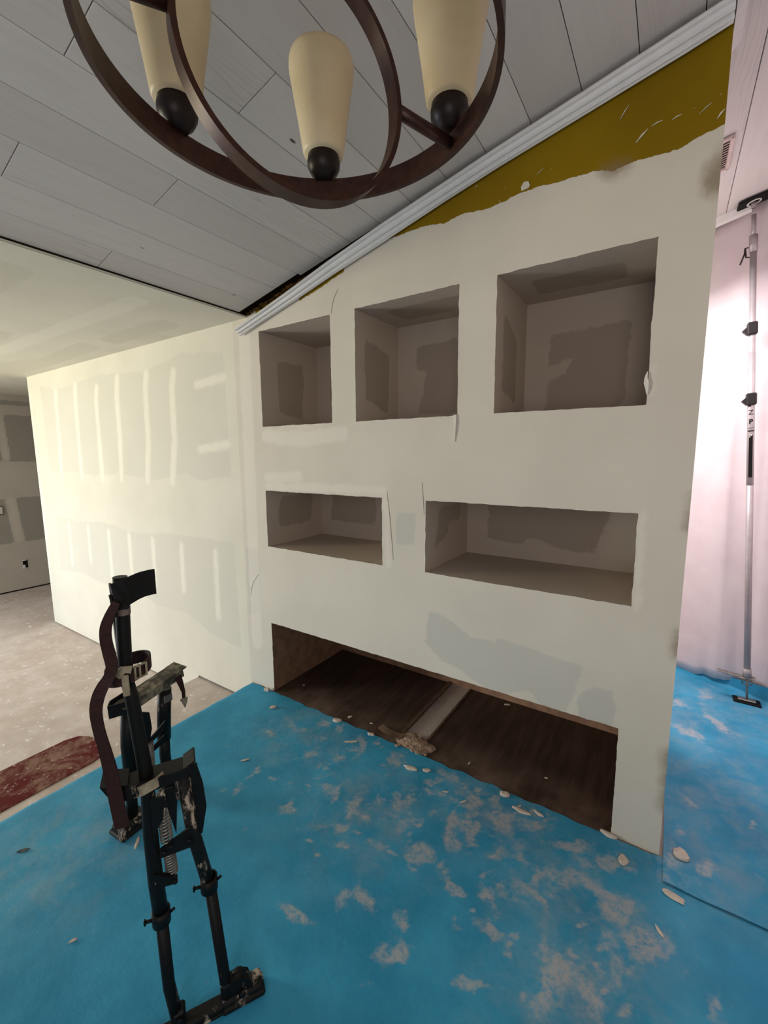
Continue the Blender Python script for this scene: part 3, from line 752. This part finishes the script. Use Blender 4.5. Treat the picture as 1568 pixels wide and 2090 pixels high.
# ------------------------------------------------------------------ chandelier
HC = Vector((1.477, -1.149, 2.1))
CH_ = empty('chandelier', HC); tag(CH_, 'dark bronze ring chandelier with cream glass shades hanging from the plank ceiling', 'chandelier')
mb = MB(); mb.hoop((HC.x, HC.y, 2.122), .325, .046, .010, (0, 0, 1), 128); mb.build('outer_ring', M['bronze'], CH_)
sd = Vector((.43, .9, 0)).normalized(); nrm = Vector((-.905, .425, 0)).normalized()
VC = Vector((1.490, -1.170, 2.105))
mb = MB(); mb.hoop(VC, .189, .030, .009, nrm, 96); mb.build('inner_ring', M['bronze'], CH_)
for sg in (1, -1):
    a = VC+sd*(.186*sg)+Vector((0, 0, .012)); b = HC+sd*(.318*sg)+Vector((0, 0, .020))
    mb = MB(); mb.tube([a, b], .011, 14); mb.build('arm', M['bronze'], CH_)
mb = MB(); top = CZ+CS*HC.x
mb.tube([VC+Vector((0, 0, .186)), (VC.x, VC.y, top-.03)], .009, 12); mb.build('stem', M['bronze'], CH_)
mb = MB(); mb.lathe([(0, .02), (.02, .02), (.05, .006), (.065, 0)][::-1], (VC.x, VC.y, top-.045), 24, Vector((0, 0, -1)));
mb.lathe([(.065, 0), (.065, .045)], (VC.x, VC.y, top-.045), 24); mb.build('canopy', M['bronze'], CH_)
mb = MB(); mb.lathe([(.0, -.02), (.014, -.017), (.02, 0), (.014, .017), (0, .02)], VC+Vector((0, 0, .19)), 20); mb.build('hub', M['bronze_dark'], CH_)
ang0 = math.degrees(math.atan2(.9, .43))
for kx in range(6):
    a = math.radians(ang0+60*kx); c = Vector((HC.x+.313*math.cos(a), HC.y+.313*math.sin(a), 2.140))
    mb = MB(); mb.lathe([(0, .0), (.018, .0), (.022, .006), (.030, .012), (.0375, .026), (.0385, .038), (.036, .047), (.0365, .052), (.034, .056), (0, .057)], c, 28)
    cup = mb.build('candle_cup', M['bronze_dark'], CH_)
    mb = MB(); pf = [(.012, .050), (.0435, .050), (.0475, .058), (.055, .110), (.0640, .165), (.0715, .208), (.0740, .226), (.0735, .240), (.071, .250), (.068, .252), (.069, .240), (.070, .226), (.060, .165), (.051, .110), (.043, .060), (.012, .056)]; mb.lathe(pf, c, 40); mb.build('glass_shade', M['glass'], CH_)

# ------------------------------------------------------------------ drywall stilts
def bolt(mb, p, ax, r=.006, h=.006): mb.lathe([(0, h), (r*.8, h), (r, h*.6), (r, 0)][::-1], p, 10, Vector(ax))
def helix(mb, a, b, r, turns, wire):
    a = Vector(a); b = Vector(b); t = (b-a).normalized(); X = t.orthogonal().normalized(); Y = t.cross(X); n = int(turns*10)
    mb.tube([a+(b-a)*(i/n)+X*r*math.cos(2*math.pi*turns*i/n)+Y*r*math.sin(2*math.pi*turns*i/n) for i in range(n+1)], wire, 5)
u1 = Vector((.50, .866, 0)); nz = Vector((.866, -.5, 0)); Z = Vector((0, 0, 1))     # front stilt: length axis, towards the camera side
SF = empty('drywall_stilt', (1.085, -1.225, .006))
tag(SF, 'nearer black drywall stilt with tall leg tube and long brown strap', 'stilt', 'pair of drywall stilts')
mb = MB(); mb.box((1.075, -1.245, .022), (.32, .036, .020), (u1, nz, Z), .005)
mb.box((1.140, -1.132, .034), (.105, .050, .022), (u1, nz, Z), .006); mb.build('floor_plate', M['black_dusty'], SF)
mb = MB(); mb.box((1.075, -1.245, .0105), (.335, .042, .009), (u1, nz, Z), .002); mb.box((1.141, -1.130, .0155), (.112, .056, .019), (u1, nz, Z), .005); mb.build('sole', M['black_dusty'], SF)
mb = MB(); mb.tube([(1.060, -1.270, .03), (1.052, -1.282, .155), (1.0505, -1.285, .36)], .0145, 14); mb.build('lower_pole', M['black'], SF)
mb = MB(); mb.tube([(1.051, -1.284, .345), (1.048, -1.289, .461), (1.047, -1.291, .60), (1.048, -1.288, .739), (1.044, -1.296, .855), (1.041, -1.302, .955), (1.038, -1.307, .992)], [.0175, .0175, .0165, .016, .015, .0145, .013], 14); mb.build('upper_pole', M['black'], SF)
mb = MB(); mb.tube([(1.120, -1.163, .03), (1.1185, -1.167, .075), (1.107, -1.186, .40)], .0145, 14); mb.build('lower_pole', M['black'], SF)
mb = MB(); mb.tube([(1.107, -1.186, .385), (1.093, -1.211, .555), (1.086, -1.223, .725)], .016, 14); mb.build('upper_pole', M['black_dusty'], SF)
mb = MB(); mb.ribbon([(1.094, -1.205, .738), (1.101, -1.196, .68), (1.103, -1.192, .62), (1.100, -1.198, .55)], [.026, .027, .026, .012], .008, u1); mb.build('side_strut', M['black'], SF)
mb = MB(); mb.tube([(1.039, -1.307, .985), (1.037, -1.307, 1.045), (1.0395, -1.304, 1.15), (1.0405, -1.303, 1.235)], .0145, 16); lt = mb.build('leg_tube', M['black'], SF)
mb = MB(); mb.tube([(1.040, -1.3035, 1.150), (1.040, -1.303, 1.182)], .0152, 16, False); mb.build('tape_wrap', flat('dirty tape', (118, 104, 98), .8, .2, 0, .25, 60), lt)
# shoe plate seen along its edge
mb = MB(); mb.box((1.056, -1.275, .748), (.165, .055, .006), (u1*.994+Z*.02, nz, Z), .002)
mb.prism([Vector((1.015, -1.345, .752))+nz*.028, Vector((1.020, -1.337, .722))+nz*.028, Vector((1.06, -1.268, .727))+nz*.028, Vector((1.09, -1.216, .736))+nz*.028, Vector((1.103, -1.193, .762))+nz*.028, Vector((1.085, -1.224, .758))+nz*.028], nz*.004)
mb.prism([Vector((1.004, -1.365, .772))-nz*.03, Vector((1.012, -1.350, .735))-nz*.03, Vector((1.028, -1.324, .728))-nz*.03, Vector((1.03, -1.32, .76))-nz*.03], nz*.06)
mb.box((1.094, -1.208, .760), (.03, .058, .006), ((u1*.88+Z*.47).normalized(), nz, (Z*.88-u1*.47).normalized()), .002)
mb.build('shoe_plate', M['black'], SF)
mb = MB(); mb.ribbon([Vector((1.034, -1.312, .727))+nz*.0, Vector((1.034, -1.311, .731))+nz*.024, Vector((1.043, -1.297, .738))+nz*.035, Vector((1.058, -1.27, .746))+nz*.034, Vector((1.066, -1.257, .748))+nz*.02], .024, .004, Z); mb.build('toe_clamp', M['clamp'], SF)
# springs and brackets between the poles
mb = MB(); helix(mb, (1.061, -1.264, .640), (1.0635, -1.262, .562), .0125, 9, .0022); mb.tube([(1.061, -1.264, .645), (1.0635, -1.262, .555)], .006, 8); mb.build('spring', M['steel'], SF)
mb = MB(); helix(mb, (1.0645, -1.260, .540), (1.066, -1.257, .468), .0125, 10, .0022); mb.tube([(1.0645, -1.260, .545), (1.066, -1.257, .462)], .006, 8); mb.build('spring', M['steel'], SF)
mb = MB(); mb.prism([Vector((1.093, -1.211, .592))+nz*.012, Vector((1.093, -1.211, .535))+nz*.012, Vector((1.056, -1.275, .535))+nz*.012, Vector((1.056, -1.275, .558))+nz*.012], nz*.006)
bolt(mb, Vector((1.060, -1.268, .548))+nz*.018, nz); bolt(mb, Vector((1.068, -1.254, .558))+nz*.018, nz); bolt(mb, Vector((1.088, -1.22, .556))+nz*.018, nz); mb.build('spring_bracket', M['black'], SF)
mb = MB(); mb.prism([Vector((1.047, -1.29, .502))+nz*.010, Vector((1.047, -1.29, .462))+nz*.010, Vector((1.068, -1.254, .456))+nz*.010, Vector((1.072, -1.247, .468))+nz*.010], nz*.012); bolt(mb, Vector((1.069, -1.252, .462))+nz*.02, nz); mb.build('spring_bracket', M['black'], SF)
mb = MB(); mb.prism([Vector((1.066, -1.258, .70)), Vector((1.066, -1.258, .66)), Vector((1.074, -1.243, .572)), Vector((1.078, -1.237, .66)), Vector((1.074, -1.243, .70))], nz*.004); mb.build('spring_blade', M['black'], SF)
mb = MB(); mb.prism([Vector((1.050, -1.286, .70))+nz*.012, Vector((1.05, -1.286, .60))+nz*.012, Vector((1.062, -1.266, .635))+nz*.012, Vector((1.066, -1.258, .69))+nz*.012], nz*.006); mb.build('pivot_plate', M['black'], SF)
# collars with wing bolts on the telescoping joints
for p, q in (((1.0505, -1.285, .362), -1), ((1.1065, -1.187, .398), 1)):
    p = Vector(p); mb = MB(); mb.lathe([(.0175, -.018), (.0215, -.018), (.0215, .018), (.0175, .018)], p, 16)
    mb.tube([p-u1*.02*1+nz*.002, p-u1*.034], .004, 8); mb.box(p-u1*.036, (.005, .008, .018), (u1, nz, Z), .002); mb.tube([p+u1*.02, p+u1*.03+Z*.006], .0035, 8)
    mb.build('height_collar', M['black'], SF)
# ankle block on the floor plate
mb = MB(); mb.box((1.119, -1.166, .062), (.030, .034, .05), (u1, nz, Z), .006); mb.lathe([(.0, .012), (.018, .012), (.021, .006), (.021, -.006), (.018, -.012), (0, -.012)], Vector((1.135, -1.14, .075)), 16, nz)
mb.prism([Vector((1.122, -1.16, .09))+nz*.02, Vector((1.122, -1.16, .035))+nz*.02, Vector((1.155, -1.105, .035))+nz*.02, Vector((1.148, -1.115, .075))+nz*.02, Vector((1.137, -1.135, .092))+nz*.02], -nz*.03)
bolt(mb, Vector((1.138, -1.133, .045))+nz*.022, nz, .010, .008); mb.build('ankle_joint', M['black'], SF)
mb = MB(); mb.box((1.061, -1.268, .055), (.032, .034, .045), (u1, nz, Z), .006); bolt(mb, Vector((1.063, -1.266, .06))+nz*.018, nz, .007); mb.build('ankle_joint', M['black'], SF)
# leg band at the top, mid band with buckle, hanging strap
mb = MB(); tb = Vector((1.0405, -1.303, 1.205))
mb.ribbon([tb+u1*a_+nz*b_+Z*c_ for a_, b_, c_ in ((-.019, .004, -.010), (-.012, .018, -.008), (.002, .022, -.004), (.014, .018, 0), (.026, .010, .004), (.040, .002, .007), (.054, -.004, .008), (.067, -.008, .008))], .058, .004, Z)
mb.build('leg_band', M['rubber'], SF)
mb = MB(); mb.box(Vector((1.041, -1.302, 1.195))+nz*.016, (.026, .006, .060), (u1, nz, Z), .003); mb.tube([Vector((1.031, -1.32, 1.20))+nz*.01, Vector((1.033, -1.316, 1.155))+nz*.01], .004, 8); bolt(mb, Vector((1.033, -1.316, 1.155))+nz*.012, nz, .006); mb.build('band_clamp', M['black'], SF)
mb = MB(); lc = Vector((1.038, -1.306, 1.005))-nz*.038
mb.ribbon([lc + u1*.046*math.cos(t) + nz*.050*math.sin(t) + Z*(.010*math.cos(t)) for t in [2*math.pi*i/28 for i in range(29)]], .030, .004, Z); st = mb.build('calf_strap', M['leather'], SF)
mb = MB(); bc = lc+u1*.028+nz*.044+Z*.008; bx = (u1*.82-nz*.57).normalized(); by = Z.cross(bx)
for d, sz in ((bx*.013, (.003, .004, .032)), (-bx*.013, (.003, .004, .032)), (Z*.0145, (.028, .004, .003)), (-Z*.0145, (.028, .004, .003)), (-bx*.002, (.003, .004, .03))): mb.box(bc+d, sz, (bx, by, Z))
mb.build('buckle', M['clamp'], st)
mb = MB(); mb.ribbon([Vector((1.029, -1.322, 1.015))+nz*.018, Vector((1.036, -1.310, 1.030))+nz*.022, Vector((1.044, -1.296, 1.026))+nz*.02], .018, .003, (.2, .1, 1)); mb.box(Vector((1.037, -1.308, .990))+nz*.018, (.014, .006, .05), (u1, nz, Z), .002); mb.build('strap_clip', M['clamp'], SF)
SP = [(1.036, -1.308, 1.190), (1.0295, -1.321, 1.162), (1.025, -1.329, 1.136), (1.024, -1.330, 1.108), (1.0255, -1.327, 1.079), (1.027, -1.325, 1.049), (1.023, -1.331, 1.028), (1.017, -1.343, 1.008), (1.012, -1.352, .985), (1.0095, -1.357, .955), (1.0105, -1.355, .912), (1.014, -1.349, .863), (1.017, -1.344, .813), (1.020, -1.339, .736), (1.0225, -1.334, .668)]
def smooth(P, k=4):
    P = [Vector(p) for p in P]; out = []
    for i in range(len(P)-1):
        a, b, c, d = P[max(i-1, 0)], P[i], P[i+1], P[min(i+2, len(P)-1)]
        for q in range(k):
            t = q/k; out.append(.5*((2*b)+(c-a)*t+(2*a-5*b+4*c-d)*t*t+(3*b-a-3*c+d)*t**3))
    return out+[P[-1]]
sw = [.016, .022, .026, .027, .026, .023, .022, .024, .026, .028, .029, .029, .029, .029, .029]
mb = MB(); n_ = (len(SP)-1)*4+1
mb.ribbon(smooth([Vector(p)+nz*.040 for p in SP]), [float(np.interp(i/4, range(15), sw)) for i in range(n_)], .003, [(u1*.93+nz*(.35+.25*math.sin(i*.2))).normalized() for i in range(n_)]); mb.build('strap', M['leather'], SF)

# farther stilt, turned along the wall's depth
u2 = Vector((-.08, .997, 0)); n2 = Vector((.997, .08, 0))
SB = empty('drywall_stilt', (.30, -.93, .006))
tag(SB, 'farther black drywall stilt with dusty shoe plate on top, behind the nearer stilt', 'stilt', 'pair of drywall stilts')
mb = MB()
for yy in (-1.02, -.835):
    mb.box((.305-.08*(yy+.93), yy, .032), (.115, .085, .040), (u2, n2, Z), .010)
mb.box((.303, -.93, .022), (.26, .05, .016), (u2, n2, Z), .004); mb.build('floor_plate', M['black_dusty'], SB)
mb = MB()
for yy in (-1.02, -.835): mb.box((.305-.08*(yy+.93), yy, .0165), (.13, .098, .018), (u2, n2, Z), .006)
mb.build('sole', M['black_dusty'], SB)
mb = MB(); mb.tube([(.31, -1.012, .04), (.31, -1.006, .235)], .021, 14); mb.build('lower_pole', M['black'], SB)
mb = MB(); mb.tube([(.31, -1.005, .22), (.31, -1.002, .36), (.31, -.989, .52)], [.024, .028, .030], 14); mb.build('upper_pole', M['black'], SB)
mb = MB(); mb.tube([(.31, -.855, .04), (.31, -.863, .226), (.31, -.860, .33)], .022, 14); mb.build('lower_pole', M['black'], SB)
mb = MB(); mb.tube([(.31, -.861, .30), (.31, -.852, .42), (.31, -.842, .52)], [.027, .027, .027], 14); ul = mb.build('upper_pole', M['black'], SB)
mb = MB(); mb.box((.338, -.845, .485), (.004, .034, .030)); mb.build('sticker', flat('worn sticker', (96, 94, 92), .6, .3), ul)
mb = MB(); P0 = Vector((.31, -.900, .562)); ax = ((u2*.985+Z*.17).normalized(), n2, (Z*.985-u2*.17).normalized())
mb.box(P0, (.27, .085, .008), ax, .003); mb.box(P0-ax[2]*.018+n2*.038, (.25, .006, .03), ax, .001); mb.box(P0+ax[0]*.12+ax[2]*.001, (.05, .088, .008), ax, .004); mb.build('shoe_plate', M['plate_dusty'], SB)
mb = MB(); mb.prism([(.338, -.865, .40), (.338, -.875, .36), (.338, -.955, .325), (.338, -.96, .345), (.338, -.91, .37)], (.006, 0, 0)); mb.prism([(.338, -.875, .34), (.338, -.87, .31), (.338, -.95, .285), (.338, -.955, .30)], (.006, 0, 0)); mb.build('spring_bracket', M['black'], SB)
mb = MB(); mb.tube([(.345, -.945, .345), (.345, -.947, .245)], .017, 12); helix(mb, (.345, -.945, .35), (.345, -.947, .24), .019, 9, .003); mb.build('spring', M['steel'], SB)
mb = MB(); mb.prism([(.34, -.98, .50), (.34, -.93, .47), (.34, -.925, .40), (.34, -.95, .30), (.34, -.945, .235), (.34, -.985, .19), (.34, -.99, .3)], (.008, 0, 0)); mb.build('pivot_plate', M['black'], SB)
mb = MB(); mb.ribbon([(.345, -.80, .565), (.35, -.793, .53), (.352, -.785, .49), (.35, -.784, .455)], [.03, .024, .016, .014], .003, u2); ds = mb.build('toe_strap', M['leather'], SB)
mb = MB(); mb.prism([(.348, -.80, .462), (.348, -.768, .458), (.348, -.772, .438), (.348, -.783, .415), (.348, -.792, .438)], (.006, 0, 0)); bolt(mb, (.354, -.795, .458), (1, 0, 0), .008, .005); mb.build('strap_tip', M['clamp'], ds)
mb = MB(); mb.tube([(.300, -.975, .50), (.290, -.985, .70), (.281, -.990, .93)], .0165, 14); mb.build('leg_tube', M['black'], SB)
mb = MB(); mb.ribbon([Vector((.31, -.96, .545))-n2*.03, Vector((.31, -1.04, .535))-n2*.02, Vector((.31, -1.065, .532))+n2*.01, Vector((.31, -1.02, .54))+n2*.045], .05, .006, Z); mb.build('heel_cup', M['black'], SB)

# ------------------------------------------------------------------ passage: plastic sheeting, pole, vent
path = [(1.7, 1.92), (1.95, 1.83), (2.13, 1.735), (2.25, 1.665), (2.36, 1.605), (2.45, 1.59), (2.53, 1.565), (2.59, 1.51), (2.62, 1.41), (2.635, 1.29), (2.645, 1.1), (2.65, .9), (2.66, .5), (2.67, .0), (2.68, -.6)]
pth = []
for (a, b) in zip(path[:-1], path[1:]):
    for i in range(6): pth.append((a[0]+(b[0]-a[0])*i/6, a[1]+(b[1]-a[1])*i/6))
pth.append(path[-1]); NZ = 44
def sheet(i0, i1, label):
  V = []; Fs = []; n = i1-i0
  for j in range(NZ+1):
      t = j/NZ
      for i, (x, y) in list(enumerate(pth))[i0:i1]:
          # hangs from the ceiling along a line a little nearer and flares to the floor
          xt_ = x-.11*min(1, max(0, (x-2.1)/.4)); yt_ = y-.11
          fx = x+(xt_-x)*t; fy = y+(yt_-y)*t
          fold = .003*math.sin(i*.55+1.3*math.sin(t*3))*(.35+.65*t)+.012*noise.noise(Vector((i*.09+t*2.2, t*1.3, 6)))+.006*noise.noise(Vector((i*.21, t*3.1, 2)))
          bot = .012+.010*noise.noise(Vector((i*.3, 5, 1)))+ (.05*max(0, min(1, (x-2.2)/.25)) if y > .9 else .0)
          z = bot+(CZ+CS*fx-.004-bot)*t
          if t < .12: fold += .02*(1-t/.12)*noise.noise(Vector((i*.35, 9, 3)))
          V.append((fx+fold*.3, fy-fold, z))
  for j in range(NZ):
      for i in range(n-1): Fs.append((j*n+i, j*n+i+1, (j+1)*n+i+1, (j+1)*n+i))
  SH = mesh_obj('plastic_sheet', V, Fs, M['sheet'], smooth=True)
  sol = SH.modifiers.new('thickness', 'SOLIDIFY'); sol.thickness = .002; sol.offset = 1
  tag(SH, label, 'plastic sheet')
sheet(0, len(pth), 'white plastic dust sheet hanging round the back of the bright passage behind the support pole')
mb = MB(); zc = lambda x: CZ+CS*x
mb.prism([(1.80, 1.52, zc(1.8)-.001), (1.80, 1.47, zc(1.8)-.001), (1.80, 1.48, zc(1.8)-.035), (1.80, 1.50, zc(1.8)-.045)], (.50, -.05, .50*CS))
o = mb.build('trim_3', M['trim']); struct(o)

PB0 = Vector((2.506, 1.436, .022)); PT = Vector((2.300, 1.392, CZ+CS*2.30-.004)); ax_ = (PT-PB0).normalized()
PO = empty('support_pole', PB0); tag(PO, 'tall grey spring pole with black clamps pinning the plastic sheet to the ceiling', 'pole')
at = lambda t: PB0+(PT-PB0)*t
ux = Vector((1, 0, 0)); ux = (ux-ax_*ux.dot(ax_)).normalized(); uy = ax_.cross(ux)
mb = MB(); mb.box(PB0+Vector((0, 0, -.004)), (.13, .075, .010), None, .004); mb.build('foot_pad', M['rubber'], PO)
mb = MB(); mb.box(PB0+Vector((0, 0, .006)), (.085, .04, .010), None, .004); mb.tube([PB0+Vector((0, 0, .008)), at(.058)], .006, 10); mb.build('foot_rod', M['steel'], PO)
mb = MB(); mb.tube([at(.036)-ux*.022, at(.050)-ux*.022], .003, 8); mb.tube([at(.036)+ux*.022, at(.050)+ux*.022], .003, 8); mb.tube([at(.036)-ux*.022, at(.036)+ux*.022], .003, 8)
mb.box(at(.052), (.075, .04, .006), (ux, uy, ax_), .002); mb.box(at(.054)-ux*.085+ax_*.006, (.11, .036, .008), ((ux*.985-ax_*.17).normalized(), uy, (ax_*.985+ux*.17).normalized()), .003); mb.build('foot_lever', M['steel'], PO)
mb = MB(); mb.tube([at(.056), at(.50)], .0165, 16); mb.tube([at(.054), at(.072)], .021, 16); mb.build('lower_tube', M['alu'], PO)
mb = MB(); mb.tube([at(.36), at(.935)], .0150, 16); mb.tube([at(.46), at(.72)], .0168, 16); mb.build('upper_tube', M['alu'], PO)
for t in (.630, .764):
    mb = MB(); mb.box(at(t), (.045, .05, .066), (ux, uy, ax_), .006); mb.prism([at(t)-ux*.022-uy*.02+ax_*.012, at(t)-ux*.044-uy*.02-ax_*.008, at(t)-ux*.022-uy*.02-ax_*.033], uy*.03); mb.build('pole_clamp', M['plastic'], PO)
mb = MB(); mb.tube([at(.925), at(.972)], .011, 14); mb.tube([at(.905), at(.935)], .019, 14); mb.build('neck', M['alu'], PO)
mb = MB(); mb.tube([at(.915)-ux*.02, at(.915)-ux*.034, at(.905)-ux*.036, at(.887)-ux*.055], .004, 8); mb.tube([at(.915)-ux*.034, at(.898)-ux*.030, at(.897)-ux*.016], .004, 8); mb.build('trigger', M['plastic'], PO)
sl = Vector((1, 0, CS)).normalized(); sn = sl.cross(Vector((0, 1, 0)))
mb = MB(); hp = PT-Vector((0, 0, .010)); mb.box(hp, (.135, .085, .014), (sl, Vector((0, 1, 0)), sn), .005); mb.build('head_pad', M['rubber'], PO)
mb = MB(); mb.lathe([(.024, 0), (.031, 0), (.031, .003), (.024, .003)], hp-sn*.0105 if sn.z > 0 else hp+sn*.0105, 24, sn); mb.build('head_ring', M['white'], PO)
mb = MB(); mb.lathe([(0, .0), (.013, 0), (.010, -.02), (.008, -.03)], hp-Vector((0, 0, .008)), 14); mb.build('head_socket', M['alu'], PO)
# printed label on the tube: turned towards the camera side
vd = (Vector((2.03, -1.746, 1.5))-at(.55)); vd = (vd-ax_*vd.dot(ax_)).normalized(); vr = ax_.cross(vd)
def text(ch, t, size, mat, off=0.0, dx=0.0, bold=0.0):
    c = bpy.data.curves.new('lettering', 'FONT'); c.body = ch; c.size = size; c.align_x = 'CENTER'; c.align_y = 'CENTER'; c.extrude = .0004; c.offset = bold
    tmp = bpy.data.objects.new('t', c); COL.objects.link(tmp); dg = bpy.context.evaluated_depsgraph_get()
    me = bpy.data.meshes.new_from_object(tmp.evaluated_get(dg)); bpy.data.objects.remove(tmp)
    p = at(t)+vd*(.0172+off)+vr*dx
    m4 = Matrix(((vr.x, ax_.x, vd.x, p.x), (vr.y, ax_.y, vd.y, p.y), (vr.z, ax_.z, vd.z, p.z), (0, 0, 0, 1)))
    me.transform(m4); me.materials.clear(); me.materials.append(mat)
    o = bpy.data.objects.new('lettering', me); COL.objects.link(o); o.parent = PO; o.matrix_parent_inverse = Matrix.Translation(-PO.location); return o
text('Z', .604, .036, M['ink'], .0); text('P', .586, .034, M['ink'], .0, 0, .0012)
mb = MB(); mb.box(at(.617)+vd*.0172-vr*.006, (.010, .008, .001), (vr, ax_, vd)); mb.build('label_print', M['ink'], PO); mb = MB()
mb.box(at(.568)+vd*.0172+vr*.001, (.028, .006, .001), (vr, ax_, vd)); mb.box(at(.574)+vd*.017, (.026, .002, .001), (vr, ax_, vd))
mb.box(at(.518)+vd*.0172+vr*.001, (.017, .235, .001), (vr, ax_, vd)); mb.build('label_print', M['ink'], PO)
text('P', .558, .026, M['white'], .0012)

VT = empty('ceiling_vent', (2.07, .80, CZ+CS*2.07)); tag(VT, 'small painted air grille on the ceiling behind the wall end', 'vent')
mb = MB(); c0 = Vector((2.085, .805, zc(2.085)-.006))
for d, sz in ((Vector((0, .122, 0)), (.15, .018, .010)), (Vector((0, -.122, 0)), (.15, .018, .010)), (sl*.068, (.016, .26, .010)), (-sl*.068, (.016, .26, .010))): mb.box(c0+d, sz, (sl, Vector((0, 1, 0)), sn), .002)
mb.build('frame', M['vent'], VT)
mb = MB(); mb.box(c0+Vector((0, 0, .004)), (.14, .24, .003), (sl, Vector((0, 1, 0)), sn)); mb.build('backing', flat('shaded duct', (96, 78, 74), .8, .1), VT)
mb = MB()
for i in range(12): mb.box(c0+Vector((0, -.105+i*.019, -.001)), (.13, .010, .004), (sl, Vector((0, .9, .43)), Vector((0, -.43, .9))))
mb.build('slats', M['vent'], VT)

# ------------------------------------------------------------------ boxes on the far wall
OB = empty('outlet_box', (XF, .292, .056)); tag(OB, 'dark open outlet box low on the far left wall', 'outlet')
mb = MB(); mb.box((XF+.002, .292, .056), (.006, .052, .105), None, .001); mb.build('box_opening', M['ink'], OB)
mb = MB(); mb.box((XF+.004, .275, .02), (.006, .025, .05), None, .002); mb.build('torn_edge', M['white'], OB); mb = MB(); mb.box((XF+.004, .285, .105), (.006, .04, .012), None, .002); mb.build('torn_edge', M['white'], OB)
SWB = empty('switch_box', (XF, .07, .80)); tag(SWB, 'pale switch box with dark rim on the far wall at the left picture edge', 'switch box')
mb = MB()
for d, sz in (((.0, .055, 0), (.008, .010, .11)), ((0, -.055, 0), (.008, .010, .11)), ((0, 0, .05), (.008, .12, .010)), ((0, 0, -.05), (.008, .12, .010))): mb.box(Vector((XF+.004, .075, .800))+Vector(d), sz)
mb.build('rim', M['outlet'], SWB)
mb = MB(); mb.box((XF+.002, .075, .80), (.004, .10, .09)); mb.build('cover', M['white'], SWB)

# ------------------------------------------------------------------ walls out of the picture that shape the light
o = mesh_obj('wall_right', *boxfaces(2.78, 2.84, -5.0, 2.0, T2, 3.0), M['far'], attrs=dict(bare=[-1.]*8, fresh=[-1.]*8)); struct(o)
o = mesh_obj('wall_behind', *boxfaces(-.2, 2.84, 2.0, 2.06, -.01, 3.0), M['far'], attrs=dict(bare=[-1.]*8, fresh=[-1.]*8)); struct(o)
